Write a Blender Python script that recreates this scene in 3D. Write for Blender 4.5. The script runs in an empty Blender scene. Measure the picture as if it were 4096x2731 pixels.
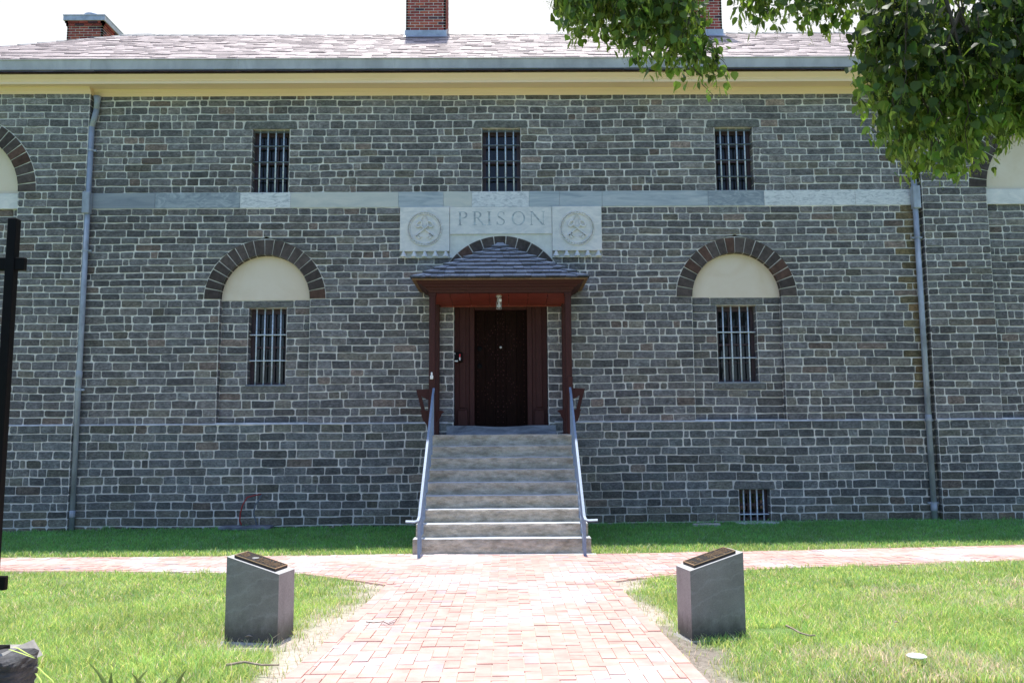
import bpy, math, random
import numpy as np
from mathutils import Vector, Matrix
random.seed(11); np.random.seed(11)
SC = bpy.context.scene
COL = SC.collection
# ------------------------------------------------------------------ camera
EYE = 1.65
PITCH = math.atan(0.1121); ROLL = -0.0068; YAW = -0.007
cam_d = bpy.data.cameras.new('camera'); cam = bpy.data.objects.new('camera', cam_d); COL.objects.link(cam)
Rm = Matrix.Rotation(YAW, 4, 'Z') @ Matrix.Rotation(math.pi/2 + PITCH, 4, 'X') @ Matrix.Rotation(ROLL, 4, 'Z')
cam.matrix_world = Matrix.Translation((0, 0, EYE)) @ Rm
cam_d.sensor_width = 36; cam_d.lens = 36*3306/4096; cam_d.clip_start = .05; cam_d.clip_end = 2000
SC.camera = cam
R3 = Rm.to_3x3(); FP = 3306.0
def ray(xd, yd):                       # survey notes: photo measure (2352 wide) -> direction
    k = 4096/2352
    return R3 @ Vector(((xd*k-2048)/FP, -(yd*k-1365.5)/FP, -1))
def at(xd, yd, Y):                     # point on the vertical plane at distance Y
    d = ray(xd, yd); t = Y/d.y
    return (d.x*t, EYE + d.z*t)
def ax(xd, yd, Y): return at(xd, yd, Y)[0]
def az(xd, yd, Y): return at(xd, yd, Y)[1]
# ------------------------------------------------------------------ ground height
def g(x, y):
    y = np.asarray(y, float); x = np.asarray(x, float)
    yy = np.clip(y, 3, 40)
    return .0045*np.clip(x, -15, 15) + .03*np.maximum(0, 11.3-yy) + .03*np.clip(yy-11.6, 0, 3)
def gf(x, y): return float(g(x, y))
def ground_hit(xd, yd):
    d = ray(xd, yd); t = 5.0
    for _ in range(40):
        z = EYE + d.z*t; e = z - gf(d.x*t, d.y*t); t += e/(-d.z)*.8
    return (d.x*t, d.y*t)
# ------------------------------------------------------------------ noise
class VN:
    def __init__(s, seed): s.t = np.random.RandomState(seed).rand(256, 256)
    def __call__(s, x, y):
        x = np.asarray(x, float); y = np.asarray(y, float)
        xi = np.floor(x).astype(int); yi = np.floor(y).astype(int); fx = x-xi; fy = y-yi
        fx = fx*fx*(3-2*fx); fy = fy*fy*(3-2*fy); t = s.t
        a = t[xi % 256, yi % 256]; b = t[(xi+1) % 256, yi % 256]; c = t[xi % 256, (yi+1) % 256]; d = t[(xi+1) % 256, (yi+1) % 256]
        return (a*(1-fx)+b*fx)*(1-fy)+(c*(1-fx)+d*fx)*fy
def fbm(n, x, y, s): return (n(x*s, y*s)*.5 + n(x*s*2.1+7, y*s*2.1)*.3 + n(x*s*4.7, y*s*4.7+3)*.2)
# ------------------------------------------------------------------ materials
def nodes(m):
    m.use_nodes = True; nt = m.node_tree; return nt, nt.nodes, nt.links
def ramp(nt, fac, stops):
    r = nt.nodes.new('ShaderNodeValToRGB'); e = r.color_ramp.elements
    while len(e) < len(stops): e.new(.5)
    for i, (p, c) in enumerate(stops):
        e[i].position = p; e[i].color = (*c, 1) if len(c) == 3 else c
    nt.links.new(fac, r.inputs[0]); return r.outputs[0]
def noise(nt, scale, detail=6, rough=.6, vec=None, dist=0):
    n = nt.nodes.new('ShaderNodeTexNoise'); n.inputs['Scale'].default_value = scale
    n.inputs['Detail'].default_value = detail; n.inputs['Roughness'].default_value = rough; n.inputs['Distortion'].default_value = dist
    if vec is not None: nt.links.new(vec, n.inputs['Vector'])
    return n.outputs['Fac']
def coords(nt, scale=(1, 1, 1), rot=(0, 0, 0)):
    g_ = nt.nodes.new('ShaderNodeNewGeometry'); mp = nt.nodes.new('ShaderNodeMapping')
    mp.inputs['Scale'].default_value = scale; mp.inputs['Rotation'].default_value = rot
    nt.links.new(g_.outputs['Position'], mp.inputs['Vector']); return mp.outputs[0]
def mixc(nt, kind, fac, a, b):
    m = nt.nodes.new('ShaderNodeMix'); m.data_type = 'RGBA'; m.blend_type = kind
    for k, v in ((0, fac), (6, a), (7, b)):
        if hasattr(v, 'is_linked') or isinstance(v, bpy.types.NodeSocket): nt.links.new(v, m.inputs[k])
        elif k == 0: m.inputs[0].default_value = v
        else: m.inputs[k].default_value = (*v, 1)
    return m.outputs[2]
def bump(nt, h, strength, dist, bsdf):
    b = nt.nodes.new('ShaderNodeBump'); b.inputs['Strength'].default_value = strength; b.inputs['Distance'].default_value = dist
    nt.links.new(h, b.inputs['Height']); nt.links.new(b.outputs[0], bsdf.inputs['Normal'])
def mat(name, color=(.5, .5, .5), rough=.7, metal=0, var=.25, scale=6, stretch=(1, 1, 1), rot=(0, 0, 0), bumps=.3, bdist=.004, bscale=40, attr=False, spec=.5, stops=None, dist=0, extra=None):
    m = bpy.data.materials.new(name); nt, N, L = nodes(m); B = N['Principled BSDF']
    v = coords(nt, stretch, rot)
    f = noise(nt, scale, 7, .62, v, dist)
    if stops: c = ramp(nt, f, stops)
    else:
        lo = tuple(x*(1-var) for x in color); hi = tuple(min(1, x*(1+var)) for x in color)
        c = ramp(nt, f, [(.3, lo), (.7, hi)])
    if attr:
        a = N.new('ShaderNodeAttribute'); a.attribute_name = 'col'
        c = mixc(nt, 'MULTIPLY', 1.0, c, a.outputs['Color'])
    if extra: c = extra(nt, c, v)
    L.new(c, B.inputs['Base Color'])
    B.inputs['Roughness'].default_value = rough; B.inputs['Metallic'].default_value = metal
    B.inputs['Specular IOR Level'].default_value = spec
    if bumps: bump(nt, noise(nt, bscale, 6, .65, v), bumps, bdist, B)
    return m
M = {}
def ex_stone(nt, c, v):
    f2 = noise(nt, 34, 6, .8, coords(nt, (.6, 1, 1.3))); c = mixc(nt, 'MULTIPLY', .7, c, ramp(nt, f2, [(.36, (.30, .31, .32)), (.5, (.9, .9, .9)), (.64, (1.75, 1.75, 1.75))]))
    v2 = coords(nt, (1, 1, 5), (0, .18, 0)); f3 = noise(nt, 5, 8, .75, v2)
    return mixc(nt, 'MIX', ramp(nt, f3, [(.62, (0, 0, 0)), (.78, (.5, .5, .5))]), c, (.40, .39, .36))
M['stone'] = mat('wall_stone', attr=True, rough=.85, stops=[(.3, (.62, .63, .64)), (.5, (1, 1, 1)), (.72, (1.35, 1.33, 1.3))], scale=9, bumps=1.0, bdist=.02, bscale=22, extra=ex_stone, spec=.25)
M['mortar'] = mat('lime_mortar', (.66, .64, .60), .95, var=.28, scale=5, bumps=.6, bdist=.006, bscale=60, spec=.1)
M['brownstone'] = mat('arch_brownstone', attr=True, rough=.9, stops=[(.3, (.6, .6, .6)), (.7, (1.3, 1.3, 1.3))], scale=14, bumps=.8, bdist=.008, bscale=50, spec=.2)
M['plaster'] = mat('cream_plaster', rough=.9, stops=[(.3, (.67, .56, .43)), (.48, (.71, .61, .49)), (.7, (.74, .65, .54))], scale=1.7, dist=.8, bumps=.25, bscale=60, spec=.1)
M['cornice'] = mat('cream_cornice_paint', (.84, .64, .43), .5, var=.05, scale=2.5, stretch=(.3, 1, 1), bumps=.1, bscale=50)
M['lead'] = mat('gutter_lead', (.50, .47, .45), .6, .0, var=.22, scale=2.5, stretch=(1, 1, .5), bumps=.2, dist=.5)
M['leadlight'] = mat('flashing_lead', (.42, .46, .52), .5, .3, var=.25, scale=6, bumps=.3)
M['slate'] = mat('roof_slate', attr=True, rough=.42, stops=[(.3, (.8, .8, .8)), (.7, (1.2, 1.2, 1.2))], scale=7, bumps=.5, bdist=.006, bscale=25, spec=.7)
M['porchslate'] = mat('porch_slate', attr=True, rough=.38, stops=[(.3, (.85, .85, .85)), (.7, (1.15, 1.15, 1.15))], scale=12, stretch=(1, 5, 1), bumps=.3, bdist=.003, bscale=60, spec=.6)
M['brick'] = mat('chimney_brick', attr=True, rough=.9, stops=[(.3, (.7, .7, .7)), (.7, (1.3, 1.3, 1.3))], scale=25, bumps=.5, bscale=80, spec=.2)
M['marblesign'] = mat('carved_marble', rough=.65, scale=4, stops=[(.25, (.53, .54, .54)), (.5, (.67, .66, .65)), (.7, (.78, .75, .72))], stretch=(1, 1, 2.2), dist=1.2, bumps=.3, bdist=.002, bscale=90)
M['marblecarve'] = mat('weathered_carving', rough=.75, scale=18, stops=[(.3, (.34, .37, .38)), (.7, (.60, .62, .60))], bumps=.3, bdist=.002, bscale=90)
M['letter'] = mat('incised_shadow', (.40, .44, .47), .9, var=.5, scale=14, bumps=0)
M['limewash'] = mat('limewash', (.66, .66, .62), .9, var=.14, scale=5, bumps=.3)
M['iron'] = mat('window_iron', (.58, .65, .72), .55, .1, var=.35, scale=40, bumps=.4, bscale=150)
M['irondark'] = mat('dark_iron', (.12, .15, .18), .5, .2, var=.4, scale=30, bumps=.3, bscale=120)
M['sash'] = mat('window_sash_paint', (.05, .028, .036), .5, var=.3, scale=20, bumps=.1)
M['maroon'] = mat('maroon_paint', (.060, .023, .020), .6, spec=.15, var=.18, scale=8, stretch=(6, 6, 1), bumps=.25, bscale=30, bdist=.002)
M['doorwood'] = mat('door_planks', attr=True, rough=.8, spec=.06, stops=[(.3, (.6, .6, .6)), (.7, (1.4, 1.4, 1.4))], scale=10, stretch=(7, 7, .6), bumps=.4, bscale=20, bdist=.003)
M['redceil'] = mat('red_ceiling_boards', (.19, .032, .018), .6, var=.25, scale=5, stretch=(1, 3, 1), bumps=.2)
M['woodraw'] = mat('bare_wood_edge', (.17, .10, .045), .8, var=.4, scale=20, bumps=.3)
M['black'] = mat('black_interior', (.006, .006, .007), .9, var=.3, bumps=0)
M['curtain'] = mat('window_blind', (.10, .085, .04), .9, var=.5, scale=6, stretch=(8, 1, .5), bumps=0)
M['rail'] = mat('galvanised_rail', (.20, .27, .37), .5, .1, var=.15, scale=20, bumps=.2, bscale=90)
M['pipe'] = mat('lead_downpipe', (.33, .37, .43), .5, .1, var=.35, scale=6, stretch=(1, 1, .4), bumps=.3, bscale=40)
M['blackpaint'] = mat('black_fence_paint', (.003, .003, .0035), .6, .0, var=.3, scale=30, bumps=.25, bscale=90, spec=.12)
def ex_step(nt, c, v):
    f = noise(nt, 3.1, 7, .75, coords(nt, (1, 1, 2.4)))
    c = mixc(nt, 'MIX', ramp(nt, f, [(.44, (0, 0, 0)), (.70, (.7, .7, .7))]), c, (.15, .135, .09))
    return mixc(nt, 'MULTIPLY', .6, c, ramp(nt, noise(nt, 110, 3, .8, v), [(.3, (.5, .5, .5)), (.65, (1.3, 1.3, 1.3))]))
M['granite'] = mat('step_granite', rough=.85, scale=7, stops=[(.3, (.33, .30, .235)), (.5, (.52, .465, .37)), (.7, (.66, .60, .49))], stretch=(1, 1, 2.5), bumps=1, bdist=.02, bscale=16, extra=ex_step, spec=.3)
M['tread'] = mat('worn_tread', (.58, .60, .60), .8, var=.12, scale=12, bumps=.5, bscale=50)
M['bluestone'] = mat('bluestone', rough=.6, scale=2.6, stops=[(.35, (.09, .10, .12)), (.6, (.25, .27, .30)), (.75, (.36, .37, .38))], stretch=(1, 1, 3), bumps=.4, bscale=50, dist=.6)
def ex_plinth(nt, c, v):
    n2 = N_wave(nt); c = mixc(nt, 'MIX', n2, c, (.36, .35, .34)); return ex_dirt(nt, c, v)
def ex_dirt(nt, c, v):
    g_ = nt.nodes.new('ShaderNodeNewGeometry'); sp = nt.nodes.new('ShaderNodeSeparateXYZ'); nt.links.new(g_.outputs['Position'], sp.inputs[0])
    ad = nt.nodes.new('ShaderNodeMath'); ad.operation = 'MULTIPLY_ADD'; nt.links.new(noise(nt, 16, 5, .7, coords(nt, (1, 1, .5))), ad.inputs[0]); ad.inputs[1].default_value = -.22; nt.links.new(sp.outputs[2], ad.inputs[2])
    c = mixc(nt, 'MIX', ramp(nt, ad.outputs[0], [(.10, (.75, .75, .75)), (.24, (0, 0, 0))]), c, (.05, .045, .035))
    return mixc(nt, 'MULTIPLY', .5, c, ramp(nt, noise(nt, 180, 2, .6, v), [(.3, (.6, .6, .6)), (.7, (1.3, 1.3, 1.3))]))
def N_wave(nt):
    v = coords(nt, (1, 1, 1), (0, 0.32, 0.4)); w = nt.nodes.new('ShaderNodeTexWave'); w.bands_direction = 'Z'
    w.inputs['Scale'].default_value = 2.7; w.inputs['Distortion'].default_value = 9; w.inputs['Detail'].default_value = 4; w.inputs['Detail Scale'].default_value = 1.1; w.inputs['Detail Roughness'].default_value = .62
    nt.links.new(v, w.inputs['Vector']); return ramp(nt, w.outputs['Fac'], [(.90, (0, 0, 0)), (1.0, (.26, .26, .26))])
M['plinth'] = mat('grey_slate_block', rough=.5, scale=5, stops=[(.3, (.19, .172, .165)), (.7, (.27, .25, .24))], bumps=.15, bscale=70, extra=ex_plinth)
M['plinthside'] = mat('path_lit_slate_side', rough=.6, scale=4, stops=[(.3, (.24, .23, .23)), (.7, (.34, .33, .32))], stretch=(1, 1, .4), rot=(0, .5, .3), bumps=.2, bscale=60, dist=1, extra=ex_dirt)  # path-facing side: light bounced off the path put into a paler colour
M['plinthtop'] = mat('pale_slate_top', (.55, .54, .52), .6, var=.08, scale=9, bumps=.1)  # top face, paler than the rest of the block
M['bronze'] = mat('bronze_plaque', (.03, .024, .022), .55, .3, var=.3, scale=60, bumps=.3, bscale=200, bdist=.001)
M['bronzehi'] = mat('polished_bronze', (.50, .33, .19), .45, .5, var=.2, scale=60, bumps=.2, bscale=200, bdist=.001)
M['concrete'] = mat('concrete', (.42, .40, .36), .9, var=.25, scale=12, bumps=.5)
M['paver'] = mat('path_brick', attr=True, rough=.85, stops=[(.28, (.82, .80, .79)), (.5, (1, 1, 1)), (.75, (1.18, 1.24, 1.25))], scale=6, bumps=.6, bdist=.004, bscale=60, spec=.25)
M['sand'] = mat('joint_sand', (.66, .54, .46), .95, var=.2, scale=20, bumps=.5, bscale=90, spec=.1)
M['soil'] = mat('lawn_ground', attr=True, rough=.95, stops=[(.3, (.62, .62, .62)), (.55, (1, 1, 1)), (.75, (1.3, 1.3, 1.3))], scale=22, bumps=1, bdist=.02, bscale=45, spec=.1)
M['kerb'] = mat('pale_kerb', (.60, .60, .58), .9, var=.12, scale=10, bumps=.3)
M['bark'] = mat('bark', (.06, .05, .035), .9, var=.4, scale=20, stretch=(1, 1, .3), bumps=.8)
M['stick'] = mat('dry_stick', (.38, .30, .22), .9, var=.3, scale=30, bumps=.4)
M['rock'] = mat('dark_wall_rock', rough=.6, scale=9, stops=[(.35, (.02, .02, .023)), (.6, (.08, .08, .085)), (.75, (.30, .30, .31))], stretch=(1, 1, 4), bumps=1, bdist=.03, bscale=14, spec=.6)
M['red'] = mat('red_cable', (.30, .02, .02), .5, bumps=0)
M['white'] = mat('white_plastic', (.8, .8, .78), .5, var=.05, bumps=0)
M['redplastic'] = mat('red_plastic', (.7, .02, .03), .4, var=.05, bumps=0)
M['steel'] = mat('grey_steel', (.45, .44, .42), .45, .5, var=.2, scale=30, bumps=.2)
def leafmat(name, c1, c2, tr, trc, gloss=.35):
    m = bpy.data.materials.new(name); nt, N, L = nodes(m); B = N['Principled BSDF']
    a = N.new('ShaderNodeAttribute'); a.attribute_name = 'col'
    f = noise(nt, 8, 3, .5, coords(nt)); c = ramp(nt, f, [(.3, c1), (.7, c2)])
    c = mixc(nt, 'MULTIPLY', 1, c, a.outputs['Color'])
    L.new(c, B.inputs['Base Color']); B.inputs['Roughness'].default_value = .5; B.inputs['Specular IOR Level'].default_value = gloss
    T = N.new('ShaderNodeBsdfTranslucent'); c2_ = mixc(nt, 'MULTIPLY', 1, a.outputs['Color'], trc); L.new(c2_, T.inputs['Color'])
    X = N.new('ShaderNodeMixShader'); X.inputs[0].default_value = tr
    L.new(B.outputs[0], X.inputs[1]); L.new(T.outputs[0], X.inputs[2]); L.new(X.outputs[0], N['Material Output'].inputs['Surface'])
    return m
M['leaf'] = leafmat('linden_leaf', (.035, .075, .018), (.06, .115, .028), .28, (.28, .50, .06))
M['bract'] = leafmat('linden_bract', (.16, .24, .07), (.22, .32, .09), .45, (.38, .50, .12))
M['grass'] = leafmat('grass_blade', (.13, .375, .09), (.22, .50, .14), .42, (.82, 1.06, .34), .5)
gl = bpy.data.materials.new('window_glass'); nt, N, L = nodes(gl); B = N['Principled BSDF']
L.new(ramp(nt, noise(nt, 3, 4, .6, coords(nt)), [(.3, (.006, .008, .01)), (.7, (.012, .016, .02))]), B.inputs['Base Color'])
B.inputs['Roughness'].default_value = .03; B.inputs['Alpha'].default_value = .8; B.inputs['Specular IOR Level'].default_value = .5
bump(nt, noise(nt, 2.2, 2, .5, coords(nt)), .25, .02, B)
M['glass'] = gl
# ------------------------------------------------------------------ mesh builder
class MB:
    def __init__(s): s.v = []; s.f = []; s.c = []; s.mi = []; s.cur = 0; s.smooth = False
    def add(s, vs, fs, col=(1, 1, 1)):
        b = len(s.v); s.v += [tuple(p) for p in vs]; s.c += [col]*len(vs)
        for f in fs: s.f.append(tuple(i+b for i in f)); s.mi.append(s.cur)
    def box(s, x0, x1, y0, y1, z0, z1, col=(1, 1, 1)):
        s.add([(x0, y0, z0), (x1, y0, z0), (x1, y1, z0), (x0, y1, z0), (x0, y0, z1), (x1, y0, z1), (x1, y1, z1), (x0, y1, z1)],
              [(0, 3, 2, 1), (4, 5, 6, 7), (0, 1, 5, 4), (1, 2, 6, 5), (2, 3, 7, 6), (3, 0, 4, 7)], col)
    def bbox(s, x0, x1, y0, y1, z0, z1, b=.005, col=(1, 1, 1)):   # box with chamfered edges
        vs = []; 
        for (X, sx) in ((x0, 1), (x1, -1)):
            for (Y, sy) in ((y0, 1), (y1, -1)):
                for (Z, sz) in ((z0, 1), (z1, -1)):
                    vs += [(X, Y+sy*b, Z+sz*b), (X+sx*b, Y, Z+sz*b), (X+sx*b, Y+sy*b, Z)]
        def i(a, b_, c, k): return ((a*2+b_)*2+c)*3+k
        fs = []
        for a in (0, 1):
            q = [i(a, 0, 0, 0), i(a, 0, 1, 0), i(a, 1, 1, 0), i(a, 1, 0, 0)]; fs.append(q if a == 0 else q[::-1])
            q = [i(0, a, 0, 1), i(1, a, 0, 1), i(1, a, 1, 1), i(0, a, 1, 1)]; fs.append(q if a == 0 else q[::-1])
            q = [i(0, 0, a, 2), i(0, 1, a, 2), i(1, 1, a, 2), i(1, 0, a, 2)]; fs.append(q if a == 0 else q[::-1])
        for a in (0, 1):
            for b_ in (0, 1):
                fs.append([i(a, b_, 0, 0), i(a, b_, 1, 0), i(a, b_, 1, 1), i(a, b_, 0, 1)])
                fs.append([i(a, 0, b_, 0), i(a, 1, b_, 0), i(a, 1, b_, 2), i(a, 0, b_, 2)])
                fs.append([i(0, a, b_, 1), i(1, a, b_, 1), i(1, a, b_, 2), i(0, a, b_, 2)])
                for c in (0, 1): fs.append([i(a, b_, c, 0), i(a, b_, c, 1), i(a, b_, c, 2)])
        s.add(vs, fs, col)
    def quad(s, a, b, c, d, col=(1, 1, 1)): s.add([a, b, c, d], [(0, 1, 2, 3)], col)
    def tube(s, pts, r, n=8, cap=True, col=(1, 1, 1), flat=None):
        pts = [Vector(p) for p in pts]; R = r if hasattr(r, '__len__') else [r]*len(pts)
        vs = []; up = None
        for i, p in enumerate(pts):
            t = (pts[min(i+1, len(pts)-1)]-pts[max(i-1, 0)]).normalized()
            if up is None: up = Vector((0, 0, 1)) if abs(t.z) < .9 else Vector((0, 1, 0))
            a = t.cross(up)
            if a.length < 1e-4: a = t.orthogonal()
            a.normalize(); b = a.cross(t).normalized(); up = b
            for k in range(n):
                w = 2*math.pi*(k+.5)/n; fa, fb = (flat if flat else (1, 1))
                vs.append(p + a*math.cos(w)*R[i]*fa + b*math.sin(w)*R[i]*fb)
        fs = [(i*n+k, i*n+(k+1) % n, (i+1)*n+(k+1) % n, (i+1)*n+k) for i in range(len(pts)-1) for k in range(n)]
        if cap: fs += [tuple(range(n))[::-1], tuple((len(pts)-1)*n+k for k in range(n))]
        s.add(vs, fs, col)
    def prism(s, poly, P, d0, d1, col=(1, 1, 1)):          # poly in (u,v), P(u,v,d)
        n = len(poly); vs = [P(u, v, d0) for u, v in poly]+[P(u, v, d1) for u, v in poly]
        s.add(vs, [tuple(range(n)), tuple(range(n, 2*n))[::-1]]+[(i, (i+1) % n, n+(i+1) % n, n+i) for i in range(n)], col)
    def lathe(s, c, prof, n=20, axis='Z', col=(1, 1, 1)):
        vs = []
        for r, h in prof:
            for k in range(n):
                w = 2*math.pi*k/n; a, b = r*math.cos(w), r*math.sin(w)
                vs.append((c[0]+a, c[1]+b, c[2]+h) if axis == 'Z' else (c[0]+a, c[1]+h, c[2]+b))
        fs = [(i*n+k, i*n+(k+1) % n, (i+1)*n+(k+1) % n, (i+1)*n+k) for i in range(len(prof)-1) for k in range(n)]
        s.add(vs, fs+[tuple(range(n))[::-1], tuple((len(prof)-1)*n+k for k in range(n))], col)
    def build(s, name, mats, parent=None, recalc=True, smooth=False):
        me = bpy.data.meshes.new(name); me.from_pydata(s.v, [], s.f)
        if not isinstance(mats, (list, tuple)): mats = [mats]
        for m in mats: me.materials.append(m)
        if len(mats) > 1: me.polygons.foreach_set('material_index', s.mi)
        a = me.color_attributes.new('col', 'FLOAT_COLOR', 'POINT')
        c = np.ones((len(s.v), 4), np.float32); c[:, :3] = np.array(s.c, np.float32).reshape(-1, 3); a.data.foreach_set('color', c.ravel())
        me.validate(); me.update()
        if recalc:
            import bmesh
            bm = bmesh.new(); bm.from_mesh(me); bmesh.ops.recalc_face_normals(bm, faces=bm.faces); bm.to_mesh(me); bm.free()
        if smooth: me.polygons.foreach_set('use_smooth', [True]*len(me.polygons))
        o = bpy.data.objects.new(name, me); COL.objects.link(o)
        if parent: o.parent = parent; o.matrix_parent_inverse = Matrix.Identity(4); o.location = -Vector(root_loc(parent))
        return o
def root_loc(o):
    p = Vector((0, 0, 0))
    while o: p += o.location; o = o.parent
    return p
def thing(name, label, cat, loc=(0, 0, 0), group=None):
    o = bpy.data.objects.new(name, None); COL.objects.link(o); o.location = loc; o.empty_display_size = .2
    return tag(o, label, cat, group)
def tag(o, label, cat, group=None):
    o['label'] = label; o['category'] = cat
    if group: o['group'] = group
    return o
def struct(o, kind='structure', label=None, cat=None):
    o['kind'] = kind
    if label: o['label'] = label; o['category'] = cat
    return o
rnd = random.uniform
# ------------------------------------------------------------------ key planes and levels
YW = 14.55                      # recessed centre wall
YB = YW-.13                     # projecting side pavilions
YN = YW+.11                     # niche backs
XC = -.075                      # building axis
def zavg(y_l, y_r, Y=YW, xl=400, xr=1950): return (az(xl, y_l, Y)+az(xr, y_r, Y))/2
Z_WT = zavg(977, 964)           # water table joint
Z_BELT0 = zavg(483, 468.5); Z_BELT1 = zavg(448, 433.5)
Z_BED = zavg(224, 215.5)
Z_NSPR = zavg(688, 680)         # niche springing / plaster bottom
XL = (ax(208, 300, YW)+ax(172, 1150, YW))/2; XR = (ax(2112, 430, YW)+ax(2150, 1150, YW))/2
print('levels', Z_WT, Z_BELT0, Z_BELT1, Z_BED, Z_NSPR, XL, XR)
# windows: x0,x1,z0,z1, plane
def win(x0, x1, yt, yb, Y): return (ax(x0, (yt+yb)/2, Y), ax(x1, (yt+yb)/2, Y), az((x0+x1)/2, yb, Y), az((x0+x1)/2, yt, Y))
W_up = [win(578, 664, 300, 441, YW), win(1107, 1196, 291, 433, YW), win(1643, 1730, 292, 433, YW)]
W_lo = [win(569, 657, 708, 885, YN), win(1648, 1740, 700, 878, YN)]
W_ba = win(1697, 1769, 1123, 1197, YW)
zt_up = sum(w[3] for w in W_up)/3
W_up = [(w[0], w[1], Z_BELT1, zt_up) for w in W_up]
z0l = (W_lo[0][2]+W_lo[1][2])/2; z1l = (W_lo[0][3]+W_lo[1][3])/2
W_lo = [(w[0], w[1], z0l, z1l) for w in W_lo]
# arches
def arch(xo0, xo1, xi0, xi1, y): 
    o0 = ax(xo0, y, YW); o1 = ax(xo1, y, YW); i0 = ax(xi0, y, YW); i1 = ax(xi1, y, YW)
    return ((o0+o1)/2, (i1-i0)/2, (o1-o0)/2)
A_l = arch(470, 747, 507, 713, 680); A_r = arch(1553, 1831, 1588, 1795, 675)
Rin = (A_l[1]+A_r[1])/2; Rout = (A_l[2]+A_r[2])/2
Z_SPR2 = Z_BELT1                # side pavilion arch springing
RS_in, RS_out = 1.12, 1.43
XSL = ax(42, 440, YB)-RS_in; XSR = ax(2265, 430, YB)+RS_in
print('arch', A_l, A_r, XSL, XSR, 'win', W_up, W_lo, W_ba)
# sign / plaques
SX0, SX1 = ax(1033, 500, YW), ax(1267.5, 500, YW); PX0, PX1 = ax(919.5, 520, YW), ax(1381, 520, YW)
SZ0 = az(1150, 538.5, YW); SZ1 = Z_BELT0-.004; PZ0 = az(1150, 577.5, YW); PBZ0 = az(1150, 591, YW)
ZE_C = az(1150, 543, YW)-1.16   # entrance arch centre
RE_out, RE_in = 1.16, .89
DX0, DX1 = ax(1042, 850, YW), ax(1259, 850, YW)
DZ0 = az(1150, 977, YW-.02); DZ1 = az(1150, 700, YW)
# ------------------------------------------------------------------ courses
keys = [-.35, W_ba[2], W_ba[3], W_ba[3]+.15, Z_WT, W_lo[0][2]-.13, W_lo[0][2], W_lo[0][3], Z_NSPR, PBZ0, Z_BELT0, Z_BELT1, zt_up, zt_up+.15, Z_BED+.05]
courses = []
for a, b in zip(keys[:-1], keys[1:]):
    if b-a < .04: print('tight', a, b)
    h = .145 if (a < 1.8 or a > Z_BELT1) else .133
    n = max(1, round((b-a)/h)); zs = [a+(b-a)*i/n for i in range(n+1)]
    for i in range(1, n): zs[i] += rnd(-.008, .008)
    courses += list(zip(zs[:-1], zs[1:]))
WN = VN(99)
def stone_col(x, z):
    r = random.random(); base = rnd(.125, .205) if r < .80 else rnd(.095, .13)
    t = random.random()
    base *= .78+.44*float(fbm(WN, x, z, .55))+.10*float(WN(x*.25, z*.3+50))
    base *= .95
    if z > Z_BELT1: base *= 1.10
    if t < .62: c = (base*1.01, base*.995, base*1.03)
    elif t < .84: c = (base*1.06, base*1.0, base*.97)
    elif t < .92: c = (base*1.10, base*1.03, base*.90)
    elif t < .96: c = (base*1.25, base*1.0, base*.88)
    else: c = (base*.97, base*1.0, base*1.02)
    if z < Z_WT: c = (c[0]*.93, c[1]*1.01, c[2]*.99)
    if z < .45: k = (1-min(1, max(0, (z-.0)/.45))); c = (c[0]*(1+.12*k), c[1], c[2]*(1-.25*k))
    # rusty drip stain beside the downspout corner
    if XR-.3 < x < XR+.02 and z < Z_BELT0 and z > 2.4: c = (c[0]*1.1, c[1]*.92, c[2]*.55)
    return c
def stone(mb, P, u0a, u0b, u1a, u1b, v0, v1, col, gap=.0088, prot=.013):
    # (u0a,v0)-(u1a,v0)-(u1b,v1)-(u0b,v1) with wobble and soft corners
    w = min(u1a-u0a, u1b-u0b)
    if w < .045: return
    gap = gap*rnd(.6, 1.25)
    j = lambda a=.005: rnd(-a, a)
    hh = v1-v0; c = min(.02, hh*.17, w*.2)*rnd(.35, 1.25)
    A = (u0a+gap+j(), v0+gap+j(.003)); B = (u1a-gap+j(), v0+gap+j(.003)); C = (u1b-gap+j(), v1-gap+j(.003)); D = (u0b+gap+j(), v1-gap+j(.003))
    nm = max(1, int(w/.13))
    def lerp(p, q, t, wob=0): return (p[0]+(q[0]-p[0])*t, p[1]+(q[1]-p[1])*t + (j(wob) if wob else 0))
    pts = []
    W1 = max(.05, B[0]-A[0])
    def edge(p, q, ln, m):
        k = c/max(ln, .03)*rnd(.6, 1.3); k = min(.4, k)
        pts.append(lerp(p, q, k))
        for i in range(1, m): pts.append(lerp(p, q, k+(1-2*k)*i/m, .0045))
        pts.append(lerp(p, q, 1-k))
    edge(A, B, W1, nm); edge(B, C, hh, 1); edge(C, D, W1, nm); edge(D, A, hh, 1)
    cx = sum(p[0] for p in pts)/len(pts); cy = sum(p[1] for p in pts)/len(pts)
    pts = [(p[0], p[1]+.026*(float(WN(p[0]*.8+40, p[1]*1.7))-.5)+.010*(float(WN(p[0]*4, p[1]*3+9))-.5)) for p in pts]
    n = len(pts); pr = prot*rnd(.6, 1.25)
    def ins(p, d): 
        dx, dy = p[0]-cx, p[1]-cy; hx = (B[0]-A[0])/2; hy = hh/2
        return (cx+dx*(1-d/max(hx, .03)), cy+dy*(1-d/max(hy, .03)))
    v = [P(a, b, -.004) for a, b in pts]+[P(*ins(p, .004), pr*.75+j(.001)) for p in pts]+[P(*ins(p, .013), pr+j(.002)) for p in pts]
    fs = [(i, (i+1) % n, n+(i+1) % n, n+i) for i in range(n)]+[(n+i, n+(i+1) % n, 2*n+(i+1) % n, 2*n+i) for i in range(n)]+[tuple(range(2*n, 3*n))]
    mb.cur = 0; mb.add(v, fs, col); 
def front(Y): return lambda u, v, d: (u, Y-d, v)
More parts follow.
